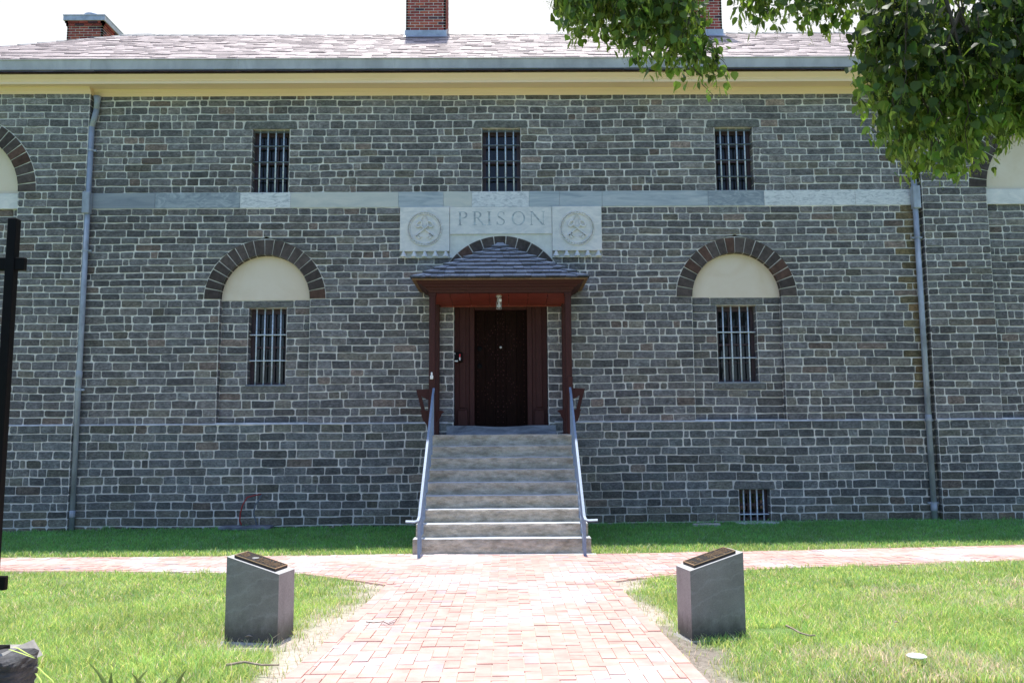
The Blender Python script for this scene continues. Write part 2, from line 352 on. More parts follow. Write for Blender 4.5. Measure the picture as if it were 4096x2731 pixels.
wall = MB()
def fill(P, u0a, u0b, u1a, u1b, v0, v1, zc=None, xw=None):
    wall.cur = 1; wall.add([P(u0a, v0, 0), P(u1a, v0, 0), P(u1b, v1, 0), P(u0b, v1, 0)], [(0, 1, 2, 3)])
    w = min(u1a-u0a, u1b-u0b)
    if w < .05: return
    cuts = []; u = max(u0a, u0b)+rnd(.10, .42)
    end = min(u1a, u1b)
    while u < end-.11:
        cuts.append(u); r = random.random(); u += rnd(.10, .17) if r < .13 else (rnd(.2, .44) if r < .9 else rnd(.42, .62))
    es = [(u0a, u0b)]+[(c+rnd(-.006, .006), c+rnd(-.006, .006)) for c in cuts]+[(u1a, u1b)]
    for (a0, a1), (b0, b1) in zip(es[:-1], es[1:]):
        stone(wall, P, a0, a1, b0, b1, v0, v1, stone_col((a0+b0)/2, v0))
def circ(R, dz): return math.sqrt(max(0, R*R-dz*dz))
XFL, XFR = -13.5, 14.5
# each course: cut x intervals
def cut(iv, a0, a1, b0, b1):       # remove [a0..b0] at bottom, [a1..b1] at top
    out = []
    for (p0, p1, q0, q1, Y) in iv:
        if min(b0, b1) <= p0 or max(a0, a1) >= q0: 
            if b0 <= p0 or a0 >= q0: out.append((p0, p1, q0, q1, Y)); continue
        if min(a0, a1) > p0+.02: out.append((p0, p1, a0, a1, Y))
        if max(b0, b1) < q0-.02: out.append((b0, b1, q0, q1, Y))
    return out
NX = [(A_l[0]-Rin, A_l[0]+Rin), (A_r[0]-Rin, A_r[0]+Rin)]
SNX = [(XSL-RS_in, XSL+RS_in), (XSR-RS_in, XSR+RS_in)]
for (v0, v1) in courses:
    vm = (v0+v1)/2
    low = v1 <= Z_WT+1e-6
    yc_ = YW-.035 if low else YW; yb_ = YB-.035 if low else YB
    if v0 >= Z_BELT0-1e-6 and v1 <= Z_BELT1+1e-6: iv = []            # belt band
    else: iv = [(XL, XL, XR, XR, yc_)]
    bl = [(XFL, XFL, XL, XL, yb_), (XR, XR, XFR, XFR, yb_)]
    wins = []
    if abs(v1-Z_BELT1) < .8 or vm > Z_BELT1:
        for w in W_up:
            if w[2]-1e-6 <= vm <= w[3]: iv = cut(iv, w[0], w[0], w[1], w[1]); wins.append((w, YW))
    if W_ba[2] <= vm <= W_ba[3]: iv = cut(iv, W_ba[0], W_ba[0], W_ba[1], W_ba[1]); wins.append((W_ba, yc_))
    # lintels
    lint = []
    if abs(v0-zt_up) < 1e-4: lint = [(w[0]-.17, w[1]+.15, YW) for w in W_up]
    if abs(v0-W_ba[3]) < 1e-4: lint = [(W_ba[0]-.1, W_ba[1]+.1, yc_)]
    for a, b, Y in lint:
        iv = cut(iv, a, a, b, b)
        P = front(Y); wall.cur = 1; wall.quad(P(a, v0, 0), P(b, v0, 0), P(b, v1, 0), P(a, v1, 0))
        stone(wall, P, a, a+.03, b, b-.02, v0-.012, v1, (.15, .155, .15), prot=.016)
    # niches in the centre
    niche = []
    if v0 >= Z_WT-1e-6 and v1 <= Z_NSPR+1e-6:
        for a, b in NX: iv = cut(iv, a, a, b, b); niche.append((a, b))
    for k, A in enumerate((A_l, A_r)):
        d0, d1 = v0-Z_NSPR, v1-Z_NSPR
        if -1e-6 <= d0 and d0 < Rout:
            r0, r1 = circ(Rout, d0)+.004, circ(Rout, d1)+.004
            iv = cut(iv, A[0]-r0, A[0]-r1, A[0]+r0, A[0]+r1)
    # entrance arch, sign, door
    if PBZ0-1e-6 <= v0 < Z_BELT0-1e-3: iv = cut(iv, PX0, PX0, PX1, PX1)
    elif v0 >= ZE_C and v0 < PBZ0:
        r0, r1 = circ(RE_out, v0-ZE_C), circ(RE_out, v1-ZE_C)
        iv = cut(iv, XC-r0, XC-r1, XC+r0, XC+r1)
        r0, r1 = circ(RE_in, v0-ZE_C), circ(RE_in, v1-ZE_C)
        fill(front(YW+.02), XC-r0-.05, XC-r0-.05, XC+r0+.05, XC+r0+.05, v0, v1)
    if DZ0-.14 < vm < DZ1: iv = cut(iv, DX0, DX0, DX1, DX1)
    # side niches
    if v0 >= Z_WT-1e-6 and v1 <= Z_SPR2+1e-6:
        for a, b in SNX: bl = cut(bl, a, a, b, b)
        if v1 <= Z_BELT0+1e-6:
            for a, b in SNX: fill(front(YB+.14), a, a, b, b, v0, v1)
    for cx in (XSL, XSR):
        d0, d1 = v0-Z_SPR2, v1-Z_SPR2
        if -1e-6 <= d0 and d0 < RS_out:
            r0, r1 = circ(RS_out, d0)+.004, circ(RS_out, d1)+.004
            bl = cut(bl, cx-r0, cx-r1, cx+r0, cx+r1)
    for p0, p1, q0, q1, Y in iv+bl: fill(front(Y), p0, p1, q0, q1, v0, v1)
    for (a, b), w in zip(NX, W_lo):
        if (a, b) in niche:
            if w[2]-1e-6 <= vm <= w[3]:
                fill(front(YN), a, a, w[0], w[0], v0, v1); fill(front(YN), w[1], w[1], b, b, v0, v1); wins.append((w, YN))
            elif v0 >= w[3]-1e-6 or abs(v1-w[2]) < 1e-4:
                l0, l1 = w[0]-.11, w[1]+.13
                fill(front(YN), a, a, l0, l0, v0, v1); fill(front(YN), l1, l1, b, b, v0, v1)
                P = front(YN); wall.cur = 1; wall.quad(P(l0, v0, 0), P(l1, v0, 0), P(l1, v1, 0), P(l0, v1, 0))
                stone(wall, P, l0, l0, l1, l1, v0-.008, v1, (.165, .165, .155), prot=.02)
            else: fill(front(YN), a, a, b, b, v0, v1)
    # reveals (returns)
    def ret(X, s, Y0, Y1):      # face at x=X facing s
        P = lambda u, v, d: (X+s*d, u, v)
        wall.cur = 1; wall.quad(P(Y0, v0, 0), P(Y1, v0, 0), P(Y1, v1, 0), P(Y0, v1, 0))
        stone(wall, P, Y0-.006, Y0-.006, Y1+.01, Y1+.01, v0, v1, stone_col(X-9, v0), prot=.010)
    if iv or v0 >= Z_BELT0-1e-6: ret(XL, 1, yb_, yc_); ret(XR, -1, yb_, yc_)
    for a, b in niche: ret(a, 1, YW, YN); ret(b, -1, YW, YN)
    for w, Y in wins: ret(w[0], 1, Y, Y+.24); ret(w[1], -1, Y, Y+.24)
    if DZ0 < vm < DZ1: ret(DX0, 1, YW, YW+.3); ret(DX1, -1, YW, YW+.3)
    if v0 >= Z_WT-1e-6 and v1 <= Z_SPR2+1e-6:
        ret(SNX[0][1], -1, YB, YB+.14); ret(SNX[1][0], 1, YB, YB+.14); ret(SNX[0][0], 1, YB, YB+.14); ret(SNX[1][1], -1, YB, YB+.14)
# ledges, heads, side and back walls
wall.cur = 1
for xa, xb, Y in ((XFL, XL, YB), (XL, NX[0][0], YW), (NX[0][0], NX[0][1], YW), (NX[0][1], DX0-.1, YW), (DX1+.1, XR, YW), (XR, XFR, YB)):
    wall.quad((xa, Y-.055, Z_WT-.006), (xb, Y-.055, Z_WT-.006), (xb, Y+.005, Z_WT+.03), (xa, Y+.005, Z_WT+.03)); wall.quad((xa, Y-.055, Z_WT-.006), (xb, Y-.055, Z_WT-.006), (xb, Y-.03, Z_WT-.010), (xa, Y-.03, Z_WT-.010))
for a, b in NX: wall.quad((a, YW, Z_WT+.003), (b, YW, Z_WT+.003), (b, YN, Z_WT+.003), (a, YN, Z_WT+.003))
for w, Y in [(x, YW) for x in W_up]+[(x, YN) for x in W_lo]+[(W_ba, YW-.035)]:
    wall.quad((w[0], Y, w[3]), (w[1], Y, w[3]), (w[1], Y+.24, w[3]), (w[0], Y+.24, w[3]))
    wall.quad((w[0], Y, w[2]), (w[1], Y, w[2]), (w[1], Y+.24, w[2]), (w[0], Y+.24, w[2]))
wall.quad((XFL, YB, -.4), (XFL, 23.6, -.4), (XFL, 23.6, 8), (XFL, YB, 8)); wall.quad((XFR, YB, -.4), (XFR, 23.6, -.4), (XFR, 23.6, 8), (XFR, YB, 8))
wall.quad((XFL, 23.6, -.4), (XFR, 23.6, -.4), (XFR, 23.6, 8), (XFL, 23.6, 8))
wall.quad((DX0, YW+.3, DZ1), (DX1, YW+.3, DZ1), (DX1, YW, DZ1), (DX0, YW, DZ1))
BLD = thing('prison_building', 'long grey stone prison building with slate roof, cream cornice and barred windows', 'building', (XC, YW, 0))
wall.build('wall', [M['stone'], M['mortar']], BLD, recalc=False)
# ------------------------------------------------------------------ arches of brownstone
def arch_ring(cx, cz, ri, ro, Yf, Yb, n, name='arch', a0=0, a1=math.pi):
    mb = MB(); P = front(Yf)
    mb.cur = 1                                       # mortar backing
    for i in range(48):
        t0, t1 = a0+(a1-a0)*i/48, a0+(a1-a0)*(i+1)/48
        c = lambda t, r, y: (cx+math.cos(t)*r, y, cz+math.sin(t)*r)
        mb.quad(c(t0, ri, Yf+.001), c(t0, ro+.016, Yf-.003), c(t1, ro+.016, Yf-.003), c(t1, ri, Yf+.001))
        mb.quad(c(t0, ri, Yf), c(t1, ri, Yf), c(t1, ri, Yb), c(t0, ri, Yb))
    mb.cur = 0
    th = a0
    ws = [rnd(.88, 1.12) for _ in range(n)]; S = sum(ws)
    for k in range(n):
        t0 = th+.0085; th += (a1-a0)*ws[k]/S; t1 = th-.0085
        b = rnd(.05, .088); col = (b*1.25, b*1.02, b*.94) if random.random() < .8 else (b*1.5, b*.9, b*.7)
        m = 3; pts = [(cx+math.cos(t0+(t1-t0)*i/m)*ro, cz+math.sin(t0+(t1-t0)*i/m)*ro) for i in range(m+1)]
        pts += [(cx+math.cos(t1+(t0-t1)*i/m)*(ri+.003), cz+math.sin(t1+(t0-t1)*i/m)*(ri+.003)) for i in range(m+1)]
        mb.prism(pts, P, .011+rnd(0, .005), -.02, col)
        q = [(cx+math.cos(t0+(t1-t0)*i/m)*(ri-.004), cz+math.sin(t0+(t1-t0)*i/m)*(ri-.004)) for i in range(m+1)]
        for i in range(m): mb.quad((q[i][0], Yf-.01, q[i][1]), (q[i+1][0], Yf-.01, q[i+1][1]), (q[i+1][0], Yb, q[i+1][1]), (q[i][0], Yb, q[i][1]), col)
    return mb.build(name, [M['brownstone'], M['mortar']], BLD, recalc=False)
def panel(cx, cz, r, Y, z0, name='plaster_panel'):
    mb = MB(); n = 40; pts = [(cx+r*math.cos(math.pi*i/n), cz+r*math.sin(math.pi*i/n)) for i in range(n+1)]
    pts = [(cx+r, z0)]+pts+[(cx-r, z0)]
    mb.prism(pts, front(Y), 0, -.05); return mb.build(name, M['plaster'], BLD)
for A in (A_l, A_r):
    arch_ring(A[0], Z_NSPR, Rin, Rout, YW, YN, 18); panel(A[0], Z_NSPR, Rin+.02, YN-.012, Z_NSPR-.005)
for cx in (XSL, XSR):
    arch_ring(cx, Z_SPR2, RS_in, RS_out, YB, YB+.14, 24); panel(cx, Z_SPR2, RS_in+.02, YB+.13, Z_SPR2)
    mb = MB(); mb.bbox(cx-RS_in, cx+RS_in, YB+.09, YB+.2, Z_BELT0, Z_BELT1, .003)
    mb.build('niche_sill', M['bluemarble'] if 'bluemarble' in M else M['marblesign'], BLD)
arch_ring(XC, ZE_C, RE_in, RE_out, YW-.01, YW+.03, 15)
# ------------------------------------------------------------------ belt course of marble slabs
def marble(name, a, b, c, sc=3, st=(1, 1, 2.5), rot=(0, .3, 0), d=1.5):
    return mat(name, rough=.55, scale=sc, stops=[(.3, a), (.5, b), (.68, c)], stretch=st, rot=rot, dist=d, bumps=.15, bscale=60, bdist=.002)
MBL = [marble('blue_grey_marble', (.17, .20, .24), (.24, .27, .31), (.30, .33, .36), 2, (.4, 1, 4), (0, 0, 0), .6),
       marble('swirled_grey_marble', (.17, .21, .25), (.27, .31, .35), (.42, .46, .50), 3, (1, 1, 2), (0, .4, 0), 3),
       marble('white_veined_marble', (.30, .33, .37), (.62, .64, .66), (.74, .75, .76), 5, (1, 1, 3), (0, -.7, 0), 2.5),
       marble('pale_cream_marble', (.42, .45, .44), (.52, .53, .50), (.60, .59, .54), 2.5, (.7, 1, 2), (0, 0, 0), 1),
       marble('blue_banded_marble', (.26, .31, .36), (.38, .43, .47), (.48, .51, .53), 3, (.5, 1, 4), (0, .1, 0), 1.2)]
bx = [203, 357, 552, 668, 915, 1019, 1084, 1215, 1285, 1383, 1626, 1755, 1964, 2103]
mi = [0, 1, 2, 3, 4, 3, 2, 4, 4, 4, 1, 2, 2]
bc = MB(); xs = [ax(b, 470, YW) for b in bx]; xs[0] = XL+.012; xs[-1] = XR-.012
for i in range(13):
    bc.cur = mi[i]; bc.bbox(xs[i]+.002, xs[i+1]-.002, YW-.022-rnd(0, .004), YW+.1, Z_BELT0, Z_BELT1, .003)
bc.cur = 5; bc.box(XL, XR, YW-.012, YW+.1, Z_BELT0-.018, Z_BELT1+.006)
bc.build('belt_course', MBL+[M['mortar']], BLD)
# ------------------------------------------------------------------ sign panel, limewashed spandrel, carved panels
sp = MB(); sp.bbox(SX0+.002, SX1-.002, YW-.035, YW+.1, SZ0, SZ1, .003)
SIGN = sp.build('sign_panel', M['marblesign'], BLD)
lw = MB(); pts = [(SX0, SZ0), (SX0, PBZ0-.02)]
n = 30; hx = [SX0+(SX1-SX0)*i/n for i in range(n+1)]
for i in range(n):
    x0, x1 = hx[i], hx[i+1]
    z = [max(PBZ0-.10, ZE_C+circ(RE_out, min(abs(x-XC), RE_out-.001))) for x in (x0, x1)]
    lw.add([(x0, YW-.012, SZ0+.003), (x1, YW-.012, SZ0+.003), (x1, YW-.012, z[1]), (x0, YW-.012, z[0])], [(0, 1, 2, 3)])
    lw.add([(x0, YW+.05, SZ0+.003), (x1, YW+.05, SZ0+.003), (x1, YW+.05, PBZ0-.1), (x0, YW+.05, PBZ0-.1)], [(0, 1, 2, 3)])
lw.build('limewashed_spandrel', M['limewash'], BLD)
# letters PRISON, serif, built as strokes
def letters():
    mb = MB(); H = az(1150, 487, YW)-az(1150, 518.5, YW); zb = az(1150, 518.5, YW); P = front(YW-.035)
    T, t, s = .13, .045, .04          # thick, thin, serif thickness (in units of H)
    def poly(pts, x0, col=(1, 1, 1), d=.002): mb.prism([(x0+p[0]*H, zb+p[1]*H) for p in pts], P, d, -.002, col)
    def bar(x0, x, y0, y1, w, ser=True):
        poly([(x-w/2, y0), (x+w/2, y0), (x+w/2, y1), (x-w/2, y1)], x0)
        if ser:
            for y in (y0, y1-s if y1 > .5 else y1):
                poly([(x-w/2-.09, y), (x+w/2+.09, y), (x+w/2+.09, y+s), (x-w/2-.09, y+s)], x0, d=.003)
    def arc(x0, cx, cy, rx, ry, a0, a1, wmin, wmax, n=22, ph=0):
        o, i_ = [], []
        for k in range(n+1):
            a = math.radians(a0+(a1-a0)*k/n); w = wmin+(wmax-wmin)*abs(math.cos(a+ph))**1.5
            o.append((cx+(rx+w/2)*math.cos(a), cy+(ry+w/2)*math.sin(a))); i_.append((cx+(rx-w/2)*math.cos(a), cy+(ry-w/2)*math.sin(a)))
        for k in range(n): poly([o[k], o[k+1], i_[k+1], i_[k]], x0)
    def line(x0, x1, y1, x2, y2, w): poly([(x1-w/2, y1), (x1+w/2, y1), (x2+w/2, y2), (x2-w/2, y2)], x0)
    X = [ax(v, 503, YW) for v in (1053, 1086.5, 1122, 1140, 1175.5, 1217)]
    bar(X[0], .12, 0, 1, T); arc(X[0], .30, .75, .28, .23, -90, 90, t, T); poly([(.15, .96), (.30, .96), (.30, 1), (.15, 1)], X[0]); poly([(.15, .5), (.30, .5), (.30, .54), (.15, .54)], X[0])
    bar(X[1], .12, 0, 1, T); arc(X[1], .28, .76, .26, .22, -90, 90, t, T); poly([(.15, .96), (.28, .96), (.28, 1), (.15, 1)], X[1]); poly([(.15, .52), (.30, .52), (.30, .56), (.15, .56)], X[1]); line(X[1], .74, .03, .33, .54, .13); poly([(.66, 0), (.92, 0), (.92, .05), (.66, .05)], X[1], d=.003)
    bar(X[2], .06, 0, 1, T)
    arc(X[3], .34, .75, .22, .22, 20, 240, t, .06); arc(X[3], .30, .26, .26, .24, -165, 40, t, .07); line(X[3], .52, .36, .16, .64, .15); poly([(.03, .02), (.07, .02), (.07, .28), (.03, .28)], X[3]); poly([(.53, .74), (.57, .74), (.57, .96), (.53, .96)], X[3])
    arc(X[4], .47, .5, .42, .48, 0, 360, t, .12, 44, .25)
    bar(X[5], .10, 0, 1, t); bar(X[5], .95, 0, 1, t); line(X[5], .93, 0, .12, 1, .14)
    o = mb.build('lettering', M['letter'], SIGN, recalc=False)
letters()
def fan_link(mb, c, ang, a, b, r, Y, n=14):
    pts = []
    for k in range(n+1):
        w = 2*math.pi*k/n; u, v = a*math.cos(w), b*math.sin(w)
        pts.append((c[0]+u*math.cos(ang)-v*math.sin(ang), Y, c[1]+u*math.sin(ang)+v*math.cos(ang)))
    mb.tube(pts, r, 6, False)
def carved(x0, x1, mirror):
    Yp = YW-.055
    b = MB(); b.bbox(x0, x1, Yp, YW+.1, PZ0, SZ1, .004)
    pn = b.build('carved_panel', M['marblesign'], BLD); cx = (x0+x1)/2; cz = (PZ0+SZ1)/2+.0; R = .288
    ch = MB(); n = 36
    for k in range(n):
        a = 2*math.pi*k/n; fan_link(ch, (cx+R*math.cos(a), cz+R*math.sin(a)), a+math.pi/2, .030, .019, .0105, Yp-.010)
    ch.build('chain', M['marblesign'], pn, smooth=True)
    for s in (-1, 1):
        kb = MB(); bow = (cx+s*.10, cz+.085); tip = (cx-s*.155, cz-.13)
        ang = math.atan2(tip[1]-bow[1], tip[0]-bow[0]); dx, dz = math.cos(ang), math.sin(ang)
        fan_link(kb, bow, ang+math.pi/2, .062, .040, .017, Yp-.012, 18)
        st = (bow[0]+dx*.04, bow[1]+dz*.04); yo = .026 if s*mirror > 0 else .012
        kb.tube([(st[0], Yp-yo, st[1]), (tip[0], Yp-.014, tip[1])], .0165, 8)
        for q in (.06, .14, .24):
            p = (st[0]+(tip[0]-st[0])*q, st[1]+(tip[1]-st[1])*q); kb.tube([(p[0]-.006*dx, Yp-yo, p[1]-.006*dz), (p[0]+.006*dx, Yp-yo, p[1]+.006*dz)], .022, 8)
        nx, nz = s*abs(dz), -abs(dx)
        for (a0, a1, n0, n1) in ((.005, .035, .0, .085), (.05, .08, 0, .085), (.03, .055, .035, .055), (.0, .085, .0, .022)):
            q = [(tip[0]-dx*a+nx*m, tip[1]-dz*a+nz*m) for a, m in ((a0, n0), (a1, n0), (a1, n1), (a0, n1))]
            kb.prism(q, front(Yp), .030, -.002)
        kb.build('key', M['marblesign'], pn)
        # short chain from the top of the ring to the bow
        c2 = MB(); top = (cx, cz+R-.02)
        for q in range(5):
            f = (q+.5)/5; p = (top[0]+(bow[0]-s*.02-top[0])*f, top[1]+(bow[1]+.02-top[1])*f)
            fan_link(c2, p, math.atan2(bow[1]-top[1], bow[0]-top[0]), .022, .012, .006, Yp-.006)
        c2.build('short_chain', M['marblesign'], pn)
    bk = MB(); bk.box(x0, x1, YW+.03, YW+.1, PBZ0+.002, PZ0); bk.box(x0, x1, YW-.05, YW+.03, PBZ0-.012, PBZ0+.004)
    bk.build('bell_recess', M['limewash'], pn)
    for k in range(5):
        bx_ = x0+.065+(x1-x0-.13)*k/4; h = PZ0-PBZ0-.012; m_ = MB()
        m_.lathe((bx_, YW-.03, PBZ0+.008), [(.060, 0), (.058, .008), (.040, h*.45), (.028, h*.8), (.024, h)], 16)
        m_.build('bell', M['marblesign'], pn, smooth=True)
carved(PX0, SX0-.003, 1); carved(SX1+.003, PX1, -1)
# ------------------------------------------------------------------ windows
def window(w, Y, nv, hz, blind, light=False):
    x0, x1, z0, z1 = w; W = x1-x0; Hh = z1-z0
    fr = MB(); d = Y+.17
    fr.bbox(x0, x0+.07, d, d+.07, z0, z1, .004); fr.bbox(x1-.07, x1, d, d+.07, z0, z1, .004)
    fr.bbox(x0+.07, x1-.07, d+.002, d+.07, z1-.09, z1, .004); fr.bbox(x0+.07, x1-.07, d+.002, d+.07, z0, z0+.055, .004)
    fr.bbox(x0+.07, x1-.07, d+.004, d+.05, z0+Hh*.5-.02, z0+Hh*.5+.02, .003)
    for k in (1, 2): xx = x0+.07+(W-.14)*k/3; fr.box(xx-.009, xx+.009, d+.02, d+.05, z0+.05, z1-.08)
    for q in (.26, .74): fr.box(x0+.07, x1-.07, d+.021, d+.049, z0+Hh*q-.008, z0+Hh*q+.008)
    o = fr.build('window', M['sash'], BLD)
    gm = MB(); gm.quad((x0+.06, d+.04, z0+.05), (x1-.06, d+.04, z0+.05), (x1-.06, d+.04, z1-.08), (x0+.06, d+.04, z1-.08)); gm.build('glass', M['glass'], o, recalc=False)
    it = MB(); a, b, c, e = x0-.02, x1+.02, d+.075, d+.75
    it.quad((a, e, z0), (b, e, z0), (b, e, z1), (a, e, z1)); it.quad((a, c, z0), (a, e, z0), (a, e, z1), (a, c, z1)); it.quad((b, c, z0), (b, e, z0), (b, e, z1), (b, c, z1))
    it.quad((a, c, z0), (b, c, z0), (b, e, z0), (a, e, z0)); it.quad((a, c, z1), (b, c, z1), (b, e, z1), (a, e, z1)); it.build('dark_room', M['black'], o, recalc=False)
    if blind:
        cu = MB(); 
        for i in range(18):
            xa = x0+.08+(W-.16)*i/18; xb = x0+.08+(W-.16)*(i+1)/18
            if blind == 2 and 5 < i < 12: continue
            cu.quad((xa, d+.11+(i % 2)*.03, z0+.05), (xb, d+.11+((i+1) % 2)*.03, z0+.05), (xb, d+.11+((i+1) % 2)*.03, z1-.1), (xa, d+.11+(i % 2)*.03, z1-.1))
        cu.build('blind', M['curtain'], o, recalc=False)
    for k in range(nv):
        xx = x0+W*(.18+.64*k/(nv-1)) ; b_ = MB(); b_.tube([(xx, Y+.085, z0-.004), (xx+rnd(-.004, .004), Y+.085, z1+.004)], .0135, 8); b_.build('bar', M['iron'], o, smooth=True)
    for q in hz:
        zz = z0+Hh*q; b_ = MB(); b_.bbox(x0-.01, x1+.01, Y+.062, Y+.115, zz-.009, zz+.009, .003); b_.build('cross_bar', M['irondark'] if len(hz) > 2 else M['iron'], o)
    return o
for w in W_up: window(w, YW, 4, (.24, .50, .75, .97), 0)
window(W_lo[0], YN, 4, (.32, .655), 2); window(W_lo[1], YN, 4, (.32, .655), 0)
window(W_ba, YW-.035, 4, (.22,), 1)
for w in W_lo:
    s_ = MB(); s_.bbox(w[0]-.02, w[1]+.02, YN-.025, YN+.2, w[2]-.03, w[2]+.012, .006); s_.build('window_sill', M['bluestone'], BLD)
# ------------------------------------------------------------------ cornice, gutter, roof
def extr(mb, prof, x0, x1):        # profile [(y,z)]
    for (ya, za), (yb, zb) in zip(prof[:-1], prof[1:]): mb.quad((x0, ya, za), (x1, ya, za), (x1, yb, zb), (x0, yb, zb))
    mb.add([(x0, y, z) for y, z in prof], [tuple(range(len(prof)))]); mb.add([(x1, y, z) for y, z in prof], [tuple(range(len(prof)))])
EX0, EX1 = XFL-.4, XFR+.4
ZS = Z_BED+.105
cn = MB()
for xa, xb, Y in ((XFL, XL+.02, YB), (XL-.0, XR+.0, YW), (XR-.02, XFR, YB)):
    if Y == YW: xa += .02; xb -= .02
    extr(cn, [(Y+.1, Z_BED), (Y-.018, Z_BED), (Y-.022, Z_BED+.022), (Y-.035, Z_BED+.028), (Y-.037, Z_BED+.05), (Y-.06, Z_BED+.065), (Y-.085, Z_BED+.088), (Y-.09, ZS+.004), (Y+.1, ZS+.004)], xa, xb)
YL_ = YW-.36
extr(cn, [(YW+.1, ZS), (YL_+.02, ZS), (YL_+.02, ZS-.012), (YL_, ZS-.012), (YL_-.002, ZS+.035), (YL_-.012, ZS+.042), (YL_-.02, ZS+.062), (YL_-.05, ZS+.085), (YL_-.085, ZS+.115), (YL_-.092, ZS+.135), (YW+.1, ZS+.135)], EX0, EX1)
cn.build('cornice', M['cornice'], BLD)
YE = YL_-.11; ZE = ZS+.15; SL = .645; YR = 18.95; ZR = ZE+SL*(YR-YE)
def rz(Y): return ZE+SL*(Y-YE)
HX0 = -9.05                          # ridge ends where the hip begins (left)
HX1 = 13.5
roof = MB()
roof.cur = 1
roof.add([(HX0-(YR-YE), YE, ZE-.02), (EX1+2, YE, ZE-.02), (HX1, YR, ZR-.02), (HX0, YR, ZR-.02)], [(0, 1, 2, 3)])
roof.add([(HX0-(YR-YE), 2*YR-YE, ZE-.02), (EX1+2, 2*YR-YE, ZE-.02), (HX1, YR, ZR-.02), (HX0, YR, ZR-.02)], [(0, 1, 2, 3)])
roof.add([(HX0-(YR-YE), YE, ZE-.02), (HX0-(YR-YE), 2*YR-YE, ZE-.02), (HX0, YR, ZR-.02)], [(0, 1, 2)])
roof.add([(HX0-(YR-YE), YE, ZE-.021), (HX0-(YR-YE), 2*YR-YE, ZE-.021), (EX1+2, 2*YR-YE, ZE-.021), (EX1+2, YE, ZE-.021)], [(0, 1, 2, 3)])
roof.cur = 0
def slate_course(mb, xa0, xa1, xb0, xb1, y0, z0, y1, z1, wmin, wmax, thick=.014, cols=None, sign=1, lift=.009):
    # lower edge x from xa0..xa1 at (y0,z0); upper edge xb0..xb1 at (y1,z1)
    x = xa0-rnd(0, wmax)
    while x < xa1:
        w = rnd(wmin, wmax); p, q = max(x, xa0), min(x+w-.004, xa1)
        if q-p > .02:
            pu = max(p, xb0) if xb0 > xa0 else p; qu = min(q, xb1) if xb1 < xa1 else q
            if qu-pu < .01: pu = qu = (pu+qu)/2
            l = rnd(.6, 1.3)*lift; dy = rnd(-.012, .012)
            vs = [(p, y0+dy, z0+l+thick), (q, y0+dy, z0+l+thick+rnd(-.002, .002)), (qu, y1, z1+.008), (pu, y1, z1+.008), (p, y0+dy, z0+l-.002), (q, y0+dy, z0+l-.002), (qu, y1, z1-.004), (pu, y1, z1-.004)]
            c_ = cols(); mb.add(vs, [(0, 1, 2, 3), (1, 2, 6, 5), (3, 0, 4, 7)], c_); mb.add([vs[0], vs[1], vs[5], vs[4]], [(0, 1, 2, 3)], (c_[0]*.13, c_[1]*.09, c_[2]*.09))
        x += w
def rcol():
    b = rnd(.52, .61) if random.random() < .96 else rnd(.36, .42)
    return (b*1.20, b*.97, b*.90)
nc = 24
for i in range(nc):
    y0 = YE+.34+(YR-.05-YE-.34)*i/nc; y1 = YE+.34+(YR-.05-YE-.34)*(i+1.15)/nc
    y1 = min(y1, YR)
    slate_course(roof, HX0-(YR-y0), HX1+2, HX0-(YR-y1), HX1+2, y0, rz(y0), y1, rz(y1), .15, .32, cols=rcol)
slate_course(roof, EX0, EX1, EX0, EX1, YE-.03, ZE, YE+.15, rz(YE+.13)+.01, .3, .5, cols=lambda: (.07, .075, .085))
ROOF = roof.build('roof', [M['slate'], M['woodraw']], BLD, recalc=False)
rc = MB()
x = HX0-.1
while x < HX1:                       # ridge slates, overlapping
    vs = [(x, YR-.16, ZR-.075), (x+.42, YR-.16, ZR-.095), (x+.42, YR, ZR+.008), (x, YR, ZR+.035), (x, YR+.16, ZR-.075), (x+.42, YR+.16, ZR-.095)]
    vs += [(a, b, c-.05) for a, b, c in vs]
    rc.add(vs, [(0, 1, 2, 3), (3, 2, 5, 4), (0, 3, 9, 6), (3, 4, 10, 9), (0, 1, 7, 6), (4, 5, 11, 10)], (.10, .12, .14)); x += .29
t = 0
while t < 4.6:                       # hip slates
    a = Vector((HX0-t, YR-t, rz(YR-t)+.035)); b = Vector((HX0-t+.36, YR-t+.36, rz(YR-t+.36)+.012))
    s1 = Vector((.13, -.0, -.0)); s2 = Vector((0, .13, 0)); 
    p = [a+Vector((.15, 0, -.03)), b+Vector((.15, 0, -.03)), b, a, a+Vector((0, .15, -.03)), b+Vector((0, .15, -.03))]
    p += [q-Vector((0, 0, .014)) for q in p]
    rc.add(p, [(0, 1, 2, 3), (3, 2, 5, 4), (0, 3, 9, 6), (3, 4, 10, 9), (0, 1, 7, 6), (4, 5, 11, 10)], (.10, .12, .14)); t += .27
rc.build('ridge_cap', M['slate'], ROOF, recalc=False)
gt = MB(); G0, G1 = YE+.12, YE+.16
x = EX0; gz0, gz1 = rz(YE+.12)+.02, rz(YE+.12)+.215
gxs = [EX0]+[ax(b, 150, G0) for b in (-250, 207, 545, 903, 1155, 1620, 2010, 2400)]+[EX1]
for a, b in zip(gxs[:-1], gxs[1:]):
    gt.box(a, b-.004, G0+rnd(0, .003), G0+.02, gz0, gz1); gt.box(b-.02, b+.012, G0-.007, G0+.02, gz0+.01, gz1-.005)
    gt.box(a, b-.004, G0-.012, G0+.22, gz1, gz1+.012)
gt.tube([(EX0, G0-.008, gz0+.012), (EX1, G0-.008, gz0+.012)], .012, 6)
gt.build('gutter', M['lead'], BLD)
